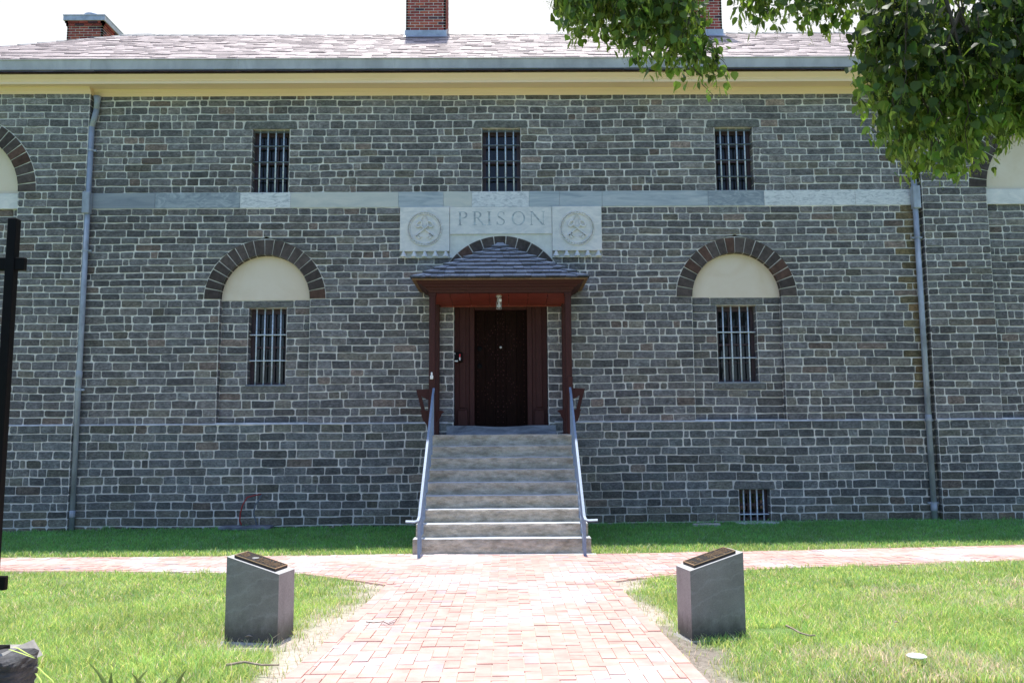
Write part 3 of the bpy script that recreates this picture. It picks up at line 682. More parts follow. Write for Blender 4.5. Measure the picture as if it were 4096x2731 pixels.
# chimneys
def chimney(x0, y0, wdt, dep, zb, zt, cap, flash):
    mb = MB(); mb.cur = 1; mb.box(x0+.006, x0+wdt-.006, y0+.006, y0+dep-.006, zb, zt); mb.cur = 0
    z = zb; k = 0
    while z < zt-.01:
        o = 0
        if cap and z > zt-.17: o = .022*(1+int(z > zt-.09))
        def row(P, L):
            u = -.1075*(k % 2)-(rnd(0, .0))
            while u < L:
                a, b_ = max(u, 0)+.004*(u > 0), min(u+.205, L)
                if b_-a > .03:
                    c = rnd(.75, 1.15); r = random.random(); base = (.23, .055, .045) if r < .75 else ((.30, .08, .05) if r < .88 else (.07, .035, .045))
                    mb.prism([(a, z+.004), (b_, z+.004), (b_, z+.058), (a, z+.058)], P, o+.0, -.04, tuple(q*c*1.35 for q in base))
                u += .215
        row(lambda u, v, d: (x0-o+u*(wdt+2*o)/wdt, y0-d, v), wdt); row(lambda u, v, d: (x0+wdt+d, y0-o+u*(dep+2*o)/dep, v), dep); row(lambda u, v, d: (x0-d, y0-o+u*(dep+2*o)/dep, v), dep)
        z += .0685; k += 1
    c = mb.build('chimney', [M['brick'], M['mortar']], BLD)
    if cap:
        m = MB(); m.bbox(x0-.075, x0+wdt+.075, y0-.075, y0+dep+.075, zt-.005, zt+.14, .006); m.bbox(x0-.085, x0+wdt+.085, y0-.085, y0+dep+.085, zt+.125, zt+.15, .004); m.build('chimney_cap', M['leadlight'], c)
        m = MB(); fx = x0+wdt*.52; fy = y0+.32; m.lathe((fx, fy, zt+.14), [(.11, 0), (.11, .10), (.19, .10), (.21, .13), (.20, .17), (.12, .22), (.02, .235)], 24); m.build('flue_cowl', M['leadlight'], c, smooth=False)
    if flash:
        m = MB(); zf = rz(y0)
        m.bbox(x0-.02, x0+wdt+.02, y0-.028, y0+.02, zf-.03, zf+.17, .004); m.add([(x0-.04, y0-.16, rz(y0-.16)+.04), (x0+wdt+.04, y0-.16, rz(y0-.16)+.04), (x0+wdt+.04, y0-.02, zf+.05), (x0-.04, y0-.02, zf+.05)], [(0, 1, 2, 3)])
        m.add([(x0+wdt+.012, y0-.02, zf-.02), (x0+wdt+.012, y0+.5, rz(y0+.5)-.05), (x0+wdt+.012, y0+.5, rz(y0+.5)+.15), (x0+wdt+.012, y0-.02, zf+.16)], [(0, 1, 2, 3)]); m.build('flashing', M['leadlight'], c)
yc1 = 18.45
chimney(ax(932.5, 40, yc1), yc1, .93, 1.0, rz(yc1)-.3, 15.0, False, True)
chimney(ax(1658, 40, yc1)-.93, yc1, .93, 1.0, rz(yc1)-.3, 15.0, False, True)
yl = 20.1
chimney(ax(154, 70, yl), yl, .90, .95, 10.4, az(200, 50, yl), True, False)
# ------------------------------------------------------------------ door, frame, threshold
dfr = MB(); Yd = YW+.16
jx0, jx1 = ax(1090, 850, Yd), ax(1211, 850, Yd); dtop = az(1150, 712, Yd)
DZL = DZ0
dfr.bbox(DX0+.004, jx0-.09, Yd-.03, Yd+.1, DZL, DZ1, .004); dfr.bbox(jx1+.09, DX1-.004, Yd-.03, Yd+.1, DZL, DZ1, .004)
dfr.bbox(jx0-.088, jx0, Yd-.055, Yd+.1, DZL, DZ1-.004, .008); dfr.bbox(jx1, jx1+.088, Yd-.055, Yd+.1, DZL, DZ1-.004, .008)
dfr.bbox(jx0+.002, jx1-.002, Yd-.05, Yd+.1, dtop, DZ1-.006, .006)
for a, s in ((jx0-.21, 1), (jx1+.21, -1)):
    dfr.bbox(a-.055, a+.055, Yd-.05, Yd-.02, DZL+.32, DZ1-.01, .006); dfr.bbox(a-.085, a+.085, Yd-.085, Yd-.028, DZL+.002, DZL+.27, .006); dfr.bbox(a-.075, a+.075, Yd-.075, Yd-.026, DZL+.272, DZL+.30, .006)
DF = dfr.build('door_frame', M['maroon'], BLD)
dr = MB(); npl = 5; Yp = Yd+.06
for i in range(npl):
    a = jx0+(jx1-jx0)*i/npl; b = jx0+(jx1-jx0)*(i+1)/npl; c = rnd(.8, 1.2); dr.bbox(a+.0015, b-.0015, Yp, Yp+.05, DZL-.02, dtop, .004, (.014*c, .0065*c, .005*c))
st = dr; dr.cur = 1; W_, H_ = jx1-jx0, dtop-DZL
for dcx, dcz in [(.5, .30), (.5, .72)]:
    for k in range(7):
        f = k/6
        for sx in (-1, 1):
            for sz in (-1, 1):
                for off in (0, .055): 
                    px = jx0+W_*(dcx+sx*(.36-off)*f); pz = DZL+H_*(dcz+sz*(.21-off*.8)*(1-f)); st.lathe((px, Yp-.008, pz), [(.009, .01), (.011, .004), (.004, 0)], 6, 'Y')
for px in (.06, .94, .44, .54):
    for k in range(22): st.lathe((jx0+W_*px, Yp-.008, DZL+H_*(.03+.94*k/21)), [(.009, .01), (.010, .004), (.004, 0)], 6, 'Y')
DOOR = dr.build('door', [M['doorwood'], M['maroon']], BLD)
m = MB(); m.lathe((jx0+.09, Yp-.02, az(1100, 840, Yd)), [(.04, .02), (.045, .008), (.02, 0)], 16, 'Y'); m.build('lock', M['blackpaint'], DOOR); m = MB(); m.lathe((jx0+.09, Yp-.02, az(1100, 800, Yd)), [(.04, .02), (.045, .008), (.02, 0)], 16, 'Y'); m.build('lock', M['blackpaint'], DOOR)
m = MB(); m.lathe((ax(1150, 797, Yd), Yp-.02, az(1150, 797, Yd)), [(.02, .02), (.022, .006), (.012, 0)], 16, 'Y'); m.build('peephole', M['steel'], DOOR)
th = MB(); tx0, tx1 = ax(1025.6, 985, YW-.08), ax(1277, 985, YW-.08)
nn = 24; top = []
for i in range(nn+1):
    x = tx0+(tx1-tx0)*i/nn; d = (x-(jx0+jx1)/2)/(.5*(jx1-jx0)); top.append((x, DZ0-.022*max(0, 1-d*d)))
LZ = 1.645
th.prism([(tx0, LZ-.0)]+top+[(tx1, LZ-.0)], lambda u, v, d: (u, YW-d, v), .10, -.2)
th.build('threshold', M['bluestone'], BLD)
bk = MB(); bk.box(DX0, DX1, YW+.27, YW+.4, DZ0-.2, DZ1+.1); bk.build('door_backing', M['black'], BLD)
# ------------------------------------------------------------------ staircase
ST = thing('stone_staircase', 'nine step granite staircase leading up to the entrance door', 'stairs', (XC, 11.7, 0))
YB0, TR = 11.66, .236; R1 = .213; RR = (LZ-R1)/8
def rough_block(x0, x1, y0, y1, z0, z1, seed, ru=.012):
    mb = MB(); nx, nz = 44, 7; rs = VN(seed)
    def off(x, z, e): return (rs(x*9, z*16+e)-.5)*ru*2 + (rs(x*2.2, z*4+e+9)-.5)*ru*1.6
    V = []; 
    for j in range(nz+1):
        for i in range(nx+1):
            x = x0+(x1-x0)*i/nx; z = z0+(z1-z0)*j/nz; r = 0
            if j == nz: r = .010
            V.append((x, y0+off(x, z, 0)+r+.006, z+(off(x, z, 5)*.25 if j == nz else 0)))
    for k in range(1, 4):
        for i in range(nx+1):
            x = x0+(x1-x0)*i/nx; V.append((x, y0+.012+(y1-y0-.012)*k/3, z1+(rs(x*3, k*2.)-.5)*.006+.002))
    F = [(j*(nx+1)+i, j*(nx+1)+i+1, (j+1)*(nx+1)+i+1, (j+1)*(nx+1)+i) for j in range(nz+3) for i in range(nx)]
    b = len(V); V += [(x0, y0+.01, z0), (x0, y1, z0), (x0, y1, z1), (x0, y0+.012, z1), (x1, y0+.01, z0), (x1, y1, z0), (x1, y1, z1), (x1, y0+.012, z1)]
    F += [(b, b+1, b+2, b+3), (b+4, b+5, b+6, b+7)]
    mb.add(V, F)
    for q_ in range((nz)*nx, (nz+3)*nx): mb.mi[q_] = 1
    return mb
hw = 1.20
for k in range(9):
    z1 = R1+RR*k; z0 = z1-(RR if k else R1+.15); y0 = YB0+TR*k; w = {0: 1.235, 1: 1.215}.get(k, 1.135 if k < 8 else 1.17)
    y1 = y0+TR+.03 if k < 8 else YW-.02
    rough_block(XC-w, XC+w, y0, y1, z0+(.002 if k else 0), z1, 30+k).build('step', [M['granite'], M['tread']], ST, recalc=True)
mb = MB(); mb.box(XC-1.10, XC+1.10, YB0+.3, YW-.03, -.2, .17)
for k in range(1, 8): mb.box(XC-1.10, XC+1.10, YB0+TR*k+.2, YW-.03, R1+RR*(k-1)-.0+.004, R1+RR*k-.02)
mb.build('stair_core', M['granite'], ST)
mb = MB(); mb.bbox(XC-1.30, XC+1.30, YB0-.11, YB0+.02, -.2, .012, .004); struct(mb.build('step_kerb', M['kerb'], None))
# ------------------------------------------------------------------ handrails
def handrail(s):
    X = XC+s*1.115
    t = thing('handrail', ('left' if s < 0 else 'right')+' pale grey steel handrail beside the stone steps, curled outward at its foot', 'handrail', (X, 11.4, 0), 'handrails flanking the entrance steps')
    path = [(X, 13.52, 2.40), (X, 13.32, 2.26), (X, 11.36, .545), (X+s*.012, 11.30, .505), (X+s*.05, 11.27, .495), (X+s*.17, 11.26, .50)]
    mb = MB()
    for a, b in zip(path[:-1], path[1:]): pass
    mb.tube(path, .026, 4, True, flat=(.95, .5)); mb.build('top_rail', M['rail'], t)
    y = 13.25; k = 0
    while y > 11.4:
        zt = .545+(y-11.36)*(2.26-.545)/(13.32-11.36)-.012
        kst = (y-YB0)/TR; zb = gf(X, y) if kst < 0 else R1+RR*min(8, int(kst))
        zb = zb+.05
        b = MB(); b.box(X-.008, X+.008, y-.010, y+.010, zb, zt); b.build('baluster', M['rail'], t); y -= .125
    lo = MB(); lo.tube([(X, 13.3, 1.72), (X, 11.4, .12)], .018, 4, True, flat=(.7, .6)); lo.build('bottom_rail', M['rail'], t)
    for y, zb, zt in ((11.34, gf(X, 11.34)-.02, .53), (13.36, 1.64, 2.28)):
        b = MB(); b.bbox(X-.019, X+.019, y-.019, y+.019, zb, zt, .003); b.build('newel_post', M['rail'], t)
handrail(-1); handrail(1)
# ------------------------------------------------------------------ porch
PO = thing('entrance_porch', 'maroon wooden porch with a small slate hipped roof over the prison door', 'porch', (XC, YW, LZ))
YPF = 13.60; PW = .105; px = (ax(1313.5, 800, YPF)-ax(985, 800, YPF))/2; pxc = (ax(1313.5, 800, YPF)+ax(985, 800, YPF))/2
zbeam = az(1150, 671, YPF-.02); zeave = az(1150, 640, YPF-.22); YEV = YPF-.24
for s in (-1, 1):
    for (Y, zz) in ((YPF, zbeam), (YW-.125, zbeam)):
        xo = pxc+s*px; a, b = sorted((xo, xo-s*PW)); m = MB(); m.bbox(a, b, Y, Y+PW, LZ+.002 if Y == YPF else 1.2, zz, .012)
        if Y == YPF: m.bbox(a-.008, b+.008, Y-.008, Y+PW+.008, zbeam-.05, zbeam-.002, .006)
        m.build('post', M['maroon'], PO)
bm_ = MB()
steps = [(0.0, 0.0), (.012, .045), (.03, .05), (.04, .085), (.075, .10), (.10, .135), (.13, .145), (.15, .175), (.165, .18), (.19, .215)]
sc_ = (zeave-zbeam)/.215; sp_ = (YPF-YEV-.02)/.19
prof = [(a*sp_, b*sc_) for a, b in steps]
xL0, xR0 = pxc-px, pxc+px
for (d0, h0), (d1, h1) in zip(prof[:-1], prof[1:]):
    q = lambda d, h: [(xL0-d, YW-.01, zbeam+h), (xL0-d, YPF-d, zbeam+h), (xR0+d, YPF-d, zbeam+h), (xR0+d, YW-.01, zbeam+h)]
    A, B = q(d0, h0), q(d1, h1)
    for i in range(3): bm_.quad(A[i], A[i+1], B[i+1], B[i])
q0 = [(xL0, YW-.01), (xL0, YPF), (xR0, YPF), (xR0, YW-.01)]; q1 = [(xL0+PW, YW-.01), (xL0+PW, YPF+PW), (xR0-PW, YPF+PW), (xR0-PW, YW-.01)]
for i in range(3):
    bm_.quad((*q0[i], zbeam), (*q0[i+1], zbeam), (*q1[i+1], zbeam), (*q1[i], zbeam)); bm_.quad((*q1[i], zbeam), (*q1[i+1], zbeam), (*q1[i+1], zbeam+.12), (*q1[i], zbeam+.12))
bm_.build('porch_cornice', M['maroon'], PO, recalc=False)
cl = MB(); x = xL0+.01
zcl = zbeam+.006; zcb = az(1150, 702, YW-.02)
while x < xR0-.01:
    w = min(.33, xR0-.01-x); e_ = rnd(0, .004)
    cl.prism([(YPF+PW-.004, zcl+e_), (YW-.012, zcb+e_), (YW-.012, zcb+.02), (YPF+PW-.004, zcl+.02)], lambda u, v, d: (d, u, v), x, x+w-.006); x += .33
cl.box(xL0+PW, xR0-PW, YW-.03, YW-.012, zcb-.022, zcb)
cl.build('ceiling', M['redceil'], PO)
# roof
ev = prof[-1][0]+.03; ex0, ex1, ey = xL0-ev-.01, xR0+ev+.01, YPF-ev-.01; ze = zeave+.002
apx = (ax(1149, 562, YW)); apz = az(1149, 563, YW-.05); apy = YW-.02
pr_ = MB(); pr_.cur = 1
E0, E1, E2, E3, AP = (ex0, apy, ze), (ex0, ey, ze), (ex1, ey, ze), (ex1, apy, ze), (apx, apy, apz)
pr_.add([E0, E1, E2, E3, AP], [(0, 1, 4), (1, 2, 4), (2, 3, 4), (0, 1, 2, 3)])
pr_.add([(a[0], a[1], a[2]-.02) for a in (E0, E1, E2, E3)]+[E0, E1, E2, E3], [(0, 1, 5, 4), (1, 2, 6, 5), (2, 3, 7, 6), (0, 1, 2, 3)])
pr_.cur = 0
def pcol(): b = rnd(.28, .42); return (b*.95, b*1.0, b*1.12)
npc = 9
for i in range(npc):
    f0, f1 = i/npc, min(1, (i+1.2)/npc)
    L = lambda f, a, b: a+(b-a)*f
    y0 = L(f0, ey, apy)-.012; z0 = L(f0, ze, apz); y1 = L(f1, ey, apy); z1 = L(f1, ze, apz)
    slate_course(pr_, L(f0, ex0, apx)+.02, L(f0, ex1, apx)-.02, L(f1, ex0, apx), L(f1, ex1, apx), y0, z0, y1, z1, .09, .24, .022, pcol, lift=.018)
for s, exx in ((-1, ex0), (1, ex1)):      # side slopes
    for i in range(npc):
        f0, f1 = i/npc, min(1, (i+1.2)/npc); y = L(f0, ey, apy)
        x0_, x1_ = L(f0, exx, apx), L(f1, exx, apx); z0, z1 = L(f0, ze, apz), L(f1, ze, apz)
        while y < apy:
            w = rnd(.12, .24); ye = min(y+w-.004, apy); c = pcol(); yu = max(y, L(f1, ey, apy)); yeu = max(ye, yu+.001)
            vs = [(x0_+s*.012, y, z0+.022), (x0_+s*.012, ye, z0+.022), (x1_, yeu, z1+.006), (x1_, yu, z1+.006), (x0_+s*.012, y, z0+.008), (x0_+s*.012, ye, z0+.008)]
            pr_.add(vs, [(0, 1, 2, 3), (0, 1, 5, 4)], c); y += w
PR = pr_.build('porch_roof', [M['porchslate'], M['woodraw']], PO, recalc=False)
hp = MB(); nh = 9
for s, exx in ((-1, ex0), (1, ex1)):
    base = Vector((exx, ey, ze)); top_ = Vector((apx, apy, apz)); d = (top_-base)
    sn = Vector((0, 1, 0)); 
    for k in range(nh):
        a = base+d*(k/nh)+Vector((0, 0, .062)); b = base+d*min(1, (k+1.12)/nh)+Vector((0, 0, .02))
        if k == 0: a -= d*.02
        fx = Vector((-s*.15, 0, -.0)); fy = Vector((0, .14, -.0))
        # two wings lying on the front and side slopes
        u1 = Vector((-s*.15, .0, -.004)); u2 = Vector((-s*0, .15, -.004))
        p = [a, b, b+u1, a+u1, b+u2, a+u2]; p += [q-Vector((0, 0, .026)) for q in p]
        c = pcol(); c = tuple(q*1.15 for q in c); hp.add(p, [(0, 1, 2, 3), (0, 1, 4, 5)], c); hp.add(p, [(3, 0, 6, 9), (0, 5, 11, 6), (2, 3, 9, 8), (5, 4, 10, 11)], tuple(q*.12 for q in c))
hp.add([(apx-.13, apy-.10, apz-.03), (apx+.13, apy-.10, apz-.03), (apx+.05, apy, apz+.055), (apx-.05, apy, apz+.055), (apx-.13, apy-.10, apz-.045), (apx+.13, apy-.10, apz-.045)], [(0, 1, 2, 3), (0, 1, 5, 4)], pcol())
hp.build('hip_slate', M['porchslate'], PR, recalc=False)
# side brackets
for s in (-1, 1):
    xo = pxc+s*px; br = MB(); P = lambda u, v, d: (xo+s*u, YPF+.03+d, v)
    zA = az(970, 893, YPF)
    br.prism([(0, zA), (.205, zA-.012), (.185, zA-.10), (.12, zA-.115), (.04, zA-.17), (0, zA-.18)], P, -.03, .06)
    br.prism([(.185, zA-.09), (.13, zA-.09), (.06, zA-.35), (.115, zA-.36)], P, -.02, .05)
    br.prism([(.135, zA-.352), (.135, zA-.378), (0, zA-.378), (0, zA-.352)], P, -.04, .3)
    br.prism([(.12, zA-.374), (.115, zA-.45), (.085, zA-.52), (.04, zA-.57), (0, zA-.68), (0, zA-.374)], P, -.03, .05)
    Pi = lambda u, v, d: (xo-s*(PW+u), YPF+.15+d, v)
    br.prism([(0, zA-.34), (.11, zA-.355), (.14, zA-.375), (.10, zA-.40), (.07, zA-.47), (.01, zA-.56), (0, zA-.56)], Pi, 0, .05)
    br.build('side_bracket', M['maroon'], PO)
    e = MB(); e.bbox(*sorted((xo-s*.0+s*.004, xo+s*.004-s*(PW-.02))), YPF-.028, YPF-.002, LZ+.0, zA+.0 if s < 0 else zA+.19, .006); e.build('post_base', M['maroon'], PO)
# lamp
lx, ly = ax(1146, 690, YPF+.28), YPF+.28
LP = thing('caged_lamp', 'grey caged bulb lamp hanging under the porch ceiling', 'lamp', (lx, ly, zcl))
def lat(name, prof, mt, n=16): m = MB(); m.lathe((lx, ly, zcl), prof, n); m.build(name, mt, LP, smooth=False)
lat('mount', [(.052, 0), (.052, -.03), (.04, -.045), (.03, -.06), (.035, -.075), (.035, -.125), (.0, -.126)], M['steel'])
m = MB(); m.bbox(lx+.005, lx+.045, ly-.05, ly-.03, zcl-.125, zcl-.075, .003); m.build('sensor', M['white'], LP)
lat('bulb', [(.012, -.12), (.02, -.15), (.032, -.19), (.028, -.215), (.0, -.225)], M['white'])
cg = MB()
for k in range(6):
    a = math.pi*k/3+.3; c, s = math.cos(a)*.044, math.sin(a)*.044
    cg.tube([(lx+c, ly+s, zcl-.125), (lx+c, ly+s, zcl-.245)], .0028, 5)
for z in (-.13, -.17, -.21, -.245): cg.tube([(lx+.044*math.cos(w*math.pi/8), ly+.044*math.sin(w*math.pi/8), zcl+z) for w in range(17)], .0028, 5, False)
cg.build('cage', M['steel'], LP)
# intercom
ix, iz = ax(1053, 821, Yd-.05), az(1053, 821, Yd-.05); IC = thing('door_intercom', 'small black intercom box with red tab on the left door frame', 'intercom', (ix, Yd-.05, iz))
m = MB(); m.bbox(ix-.075, ix+.075, Yd-.13, Yd-.05, iz-.085, iz+.085, .008); m.build('case', M['blackpaint'], IC)
m = MB(); m.box(ix+.018, ix+.04, Yd-.136, Yd-.13, iz+.0, iz+.055); m.build('red_tab', M['redplastic'], IC)
m = MB(); m.box(ix+.018, ix+.04, Yd-.136, Yd-.13, iz-.055, iz-.002); m.box(ix-.065, ix-.005, Yd-.136, Yd-.13, iz-.08, iz-.058); m.box(ix-.065, ix-.053, Yd-.136, Yd-.13, iz+.05, iz+.075); m.build('label', M['white'], IC)
hx_, hz_ = ax(991.5, 863, YPF-.03), az(991.5, 863, YPF-.03); m = MB()
m.bbox(hx_-.026, hx_+.026, YPF-.05, YPF-.012, hz_-.055, hz_+.01, .008); m.bbox(hx_-.014, hx_+.014, YPF-.04, YPF-.012, hz_+.01, hz_+.06, .005)
tag(m.build('key_safe', M['white'], None), 'small white key safe fixed to the left front porch post', 'lock box')
# ------------------------------------------------------------------ downspouts
def downspout(pts, which, Yp_, joints, clamps):
    P3 = [(ax(x, y, Yp_), Yp_, az(x, y, Yp_)) for x, y in pts]
    t = thing('downspout', which, 'downspout', P3[-1], 'lead downspouts on the facade')
    bot = P3[-1]
    r = .048
    for a, b in zip(P3[:-1], P3[1:]):
        m = MB(); m.tube([a, b], r, 14); m.build('pipe', M['pipe'], t, smooth=True)
    for x, y in joints:
        x_, z_ = at(x, y, Yp_); m = MB(); m.lathe((x_, Yp_, z_), [(.05, -.06), (.056, -.05), (.056, .05), (.05, .06)], 14); m.build('collar', M['pipe'], t, smooth=True)
    for x, y in clamps:
        x_, z_ = at(x, y, Yp_); m = MB(); m.bbox(x_-.095, x_+.095, Yp_-.0, Yp_+.04, z_-.018, z_+.018, .003); m.lathe((x_, Yp_, z_), [(.055, -.018), (.055, .018)], 14); m.build('clamp', M['pipe'], t)
    return t, P3
YD = YW-.09
xa, xb = (ax(207, 330, YD)+ax(166, 1200, YD))/2, (ax(2103, 480, YD)+ax(2146, 1180, YD))/2
def xy(xw, yd, guess):      # photo x of world x at height yd
    g_ = guess
    for _ in range(6): g_ += (xw-ax(g_, yd, YD))*140
    return g_
t, P3 = downspout([(223, 222), (222, 252), (xy(xa, 292, 210), 292), (xy(xa, 1214, 166), 1219)], 'left lead downspout in the corner between the projecting wing and the centre wall', YD, [(xy(xa, 860, 180), 860), (xy(xa, 1180, 167), 1180)], [(xy(xa, 346, 205), 346), (xy(xa, 578, 190), 576), (xy(xa, 895, 180), 895)])
m = MB(); x_, z_ = at(224, 222, YD); m.lathe((x_, YD, z_), [(.045, -.16), (.05, -.12), (.068, .0), (.06, .002)], 16); m.build('hopper', M['pipe'], t, smooth=True)
m = MB(); m.bbox(xa-.075, xa+.055, YD-.075, YD+.05, az(195, 492, YD), az(195, 442, YD), .012); m.build('offset_box', M['pipe'], t)
t, P3 = downspout([(2083, 222), (2085, 252), (xy(xb, 292, 2092), 292), (xy(xb, 1192, 2146), 1192)], 'right lead downspout below the hanging leaves, at the right wing corner', YD, [(xy(xb, 960, 2135), 960), (xy(xb, 1165, 2144), 1165)], [(xy(xb, 345, 2095), 345), (xy(xb, 546, 2107), 546), (xy(xb, 1160, 2144), 1155)])
m = MB(); m.bbox(xb-.055, xb+.075, YD-.075, YD+.05, az(2105, 480, YD), az(2105, 428, YD), .012); m.build('offset_box', M['pipe'], t)
# ------------------------------------------------------------------ paths
def gp(x, y): return ground_hit(x, y)
mL0, mL1 = gp(887, 1345), gp(650, 1566); mR0, mR1 = gp(1412, 1337), gp(1622, 1566)
dl = (mL1[0]-mL0[0])/(mL1[1]-mL0[1]); dr_ = (mR1[0]-mR0[0])/(mR1[1]-mR0[1])
YN0 = 1.5
P_ml = (mL0[0]+dl*(YN0-mL0[1]), YN0); P_mr = (mR0[0]+dr_*(YN0-mR0[1]), YN0)
f_pts = [(-14, gp(0, 1313)[1]+.05), gp(0, 1313), gp(500, 1317), gp(690, 1319), mL0, mR0, gp(1570, 1320), gp(1750, 1309), gp(2352, 1290), (15, gp(2352, 1290)[1])]
b_pts = [(-14, gp(0, 1284)[1]), gp(0, 1284), gp(600, 1280), gp(940, 1275), (XC, YB0-.12), gp(1370, 1275), gp(1750, 1268), gp(2352, 1254), (15, gp(2352, 1254)[1])]
print('path', mL0, mR0, mL1, mR1, f_pts, b_pts)
def interp(pts, x):
    pts = sorted(pts); return float(np.interp(x, [p[0] for p in pts], [p[1] for p in pts]))
def f_side(x): return interp([p for p in f_pts], x)
def b_side(x): return interp(b_pts, x)
def main_x(y): return (mL0[0]+dl*(y-mL0[1]), mR0[0]+dr_*(y-mR0[1]))
ymid = min(mL0[1], mR0[1])
def clip(poly, a, b):     # keep left of a->b
    out = []
    def sd(p): return (b[0]-a[0])*(p[1]-a[1])-(b[1]-a[1])*(p[0]-a[0])
    for i in range(len(poly)):
        p, q = poly[i], poly[(i+1) % len(poly)]; s, t_ = sd(p), sd(q)
        if s >= 0: out.append(p)
        if (s >= 0) != (t_ >= 0): k = s/(s-t_); out.append((p[0]+(q[0]-p[0])*k, p[1]+(q[1]-p[1])*k))
    return out
def region_bricks(mb, regs, W=.1015, joint=.003, rng=None, ang=0.0):
    BR = .105
    allx = [p[0] for r in regs for p in r]; ally = [p[1] for r in regs for p in r]
    x0, x1, y0, y1 = min(allx), max(allx), min(ally), max(ally)
    j0, j1 = int(y0/W)-3, int(y1/W)+3
    for j in range(j0, j1):
        for n_ in range(int((x0/W-j)/4)-3, int((x1/W-j)/4)+3):
            bx0 = (j+4*n_)*W
            for (a, b, c, d) in ((bx0, bx0+2*W, j*W, (j+1)*W), (bx0+3*W, bx0+4*W, j*W, (j+2)*W)):
                if b < x0 or a > x1 or d < y0 or c > y1: continue
                poly = [(a+joint, c+joint), (b-joint, c+joint), (b-joint, d-joint), (a+joint, d-joint)]
                col = brick_col((a+b)/2, (c+d)/2); h = rnd(.005, .011); tx, ty = rnd(-.012, .012), rnd(-.022, .022)
                for r in regs:
                    q = poly
                    for i in range(len(r)):
                        q = clip(q, r[i], r[(i+1) % len(r)])
                        if len(q) < 3: break
                    if len(q) < 3: continue
                    mx, my = (a+b)/2, (c+d)/2
                    top = [(px_, py_, gf(px_, py_)+.012+h+(px_-mx)*tx+(py_-my)*ty) for px_, py_ in q]; m_ = len(q)
                    bot = [(p[0], p[1], p[2]-.03) for p in top]
                    mb.add(top+bot, [tuple(range(m_))]+[(i, (i+1) % m_, m_+(i+1) % m_, m_+i) for i in range(m_)], col)
bn = VN(5)
def brick_col(x, y):
    r = random.random(); k = rnd(.92, 1.05)
    if r < .84: c = (.66, .42, .355)
    elif r < .92: c = (.68, .46, .37)
    elif r < .97: c = (.60, .43, .40)
    else: c = (.52, .42, .41)
    w = max(0, float(fbm(bn, x, y, 1.6))-.52)*2.4            # whitish efflorescence
    w = min(.45, w)
    return tuple(min(.9, (q*k*1.06)*(1-w)+.88*w) for q in c)
mp = MB()
B_ = .105
mainreg = [[(P_ml[0]+B_, P_ml[1]), (P_mr[0]-B_, P_mr[1]), (mR0[0]-B_, ymid), (mL0[0]+B_, ymid)]]
region_bricks(mp, mainreg)
def border(mb, a, b, side, L=.2):      # edging bricks laid end to end along a->b
    a, b = Vector(a), Vector(b); d = (b-a); ln = d.length; d.normalize(); n_ = Vector((-d.y, d.x))*side; u = 0
    while u < ln-.02:
        e = min(u+L-.005, ln); c = brick_col(a.x+d.x*u, a.y); q = [a+d*u, a+d*e, a+d*e+n_*.098, a+d*u+n_*.098]; h = rnd(.012, .022)
        top = [(p.x, p.y, gf(p.x, p.y)+h) for p in q]; bot = [(p[0], p[1], p[2]-.04) for p in top]
        mb.add(top+bot, [(0, 1, 2, 3)]+[(i, (i+1) % 4, 4+(i+1) % 4, 4+i) for i in range(4)], c); u += L
border(mp, mL0, P_ml, -1 if False else 1); border(mp, mR0, P_mr, -1)
def under(mb, poly, h=.012):
    mb.cur = 1; mb.add([(x, y, gf(x, y)+h) for x, y in poly], [tuple(range(len(poly)))]); mb.cur = 0
ys_ = np.linspace(YN0, ymid, 14)
for a, b in zip(ys_[:-1], ys_[1:]):
    l0, r0 = main_x(a); l1, r1 = main_x(b); under(mp, [(l0+.05, a), (r0-.05, a), (r1-.05, b), (l1+.05, b)])
struct(mp.build('path', [M['paver'], M['sand']], None, recalc=False))
sp2 = MB(); xs_ = sorted(set([-14, 15]+[p[0] for p in f_pts]+[p[0] for p in b_pts]+list(np.linspace(-13, 14, 28))))
regs = []
for a, b in zip(xs_[:-1], xs_[1:]):
    if b-a < .01: continue
    inn = (a >= mL0[0]-1e-6 and b <= mR0[0]+1e-6)
    fa, fb = (ymid, ymid) if inn else (f_side(a), f_side(b))
    fo = 0 if inn else .10
    regs.append([(a, fa+fo), (b, fb+fo), (b, b_side(b)), (a, b_side(a))]); under(sp2, [(a, fa+fo/2), (b, fb+fo/2), (b, b_side(b)), (a, b_side(a))], .011)
for r in regs: pass
region_bricks(sp2, regs)
for a, b in zip(f_pts[:-1], f_pts[1:]):
    if a == mL0 and b == mR0: continue
    border(sp2, a, b, 1)
struct(sp2.build('side_path', [M['paver'], M['sand']], None, recalc=False))
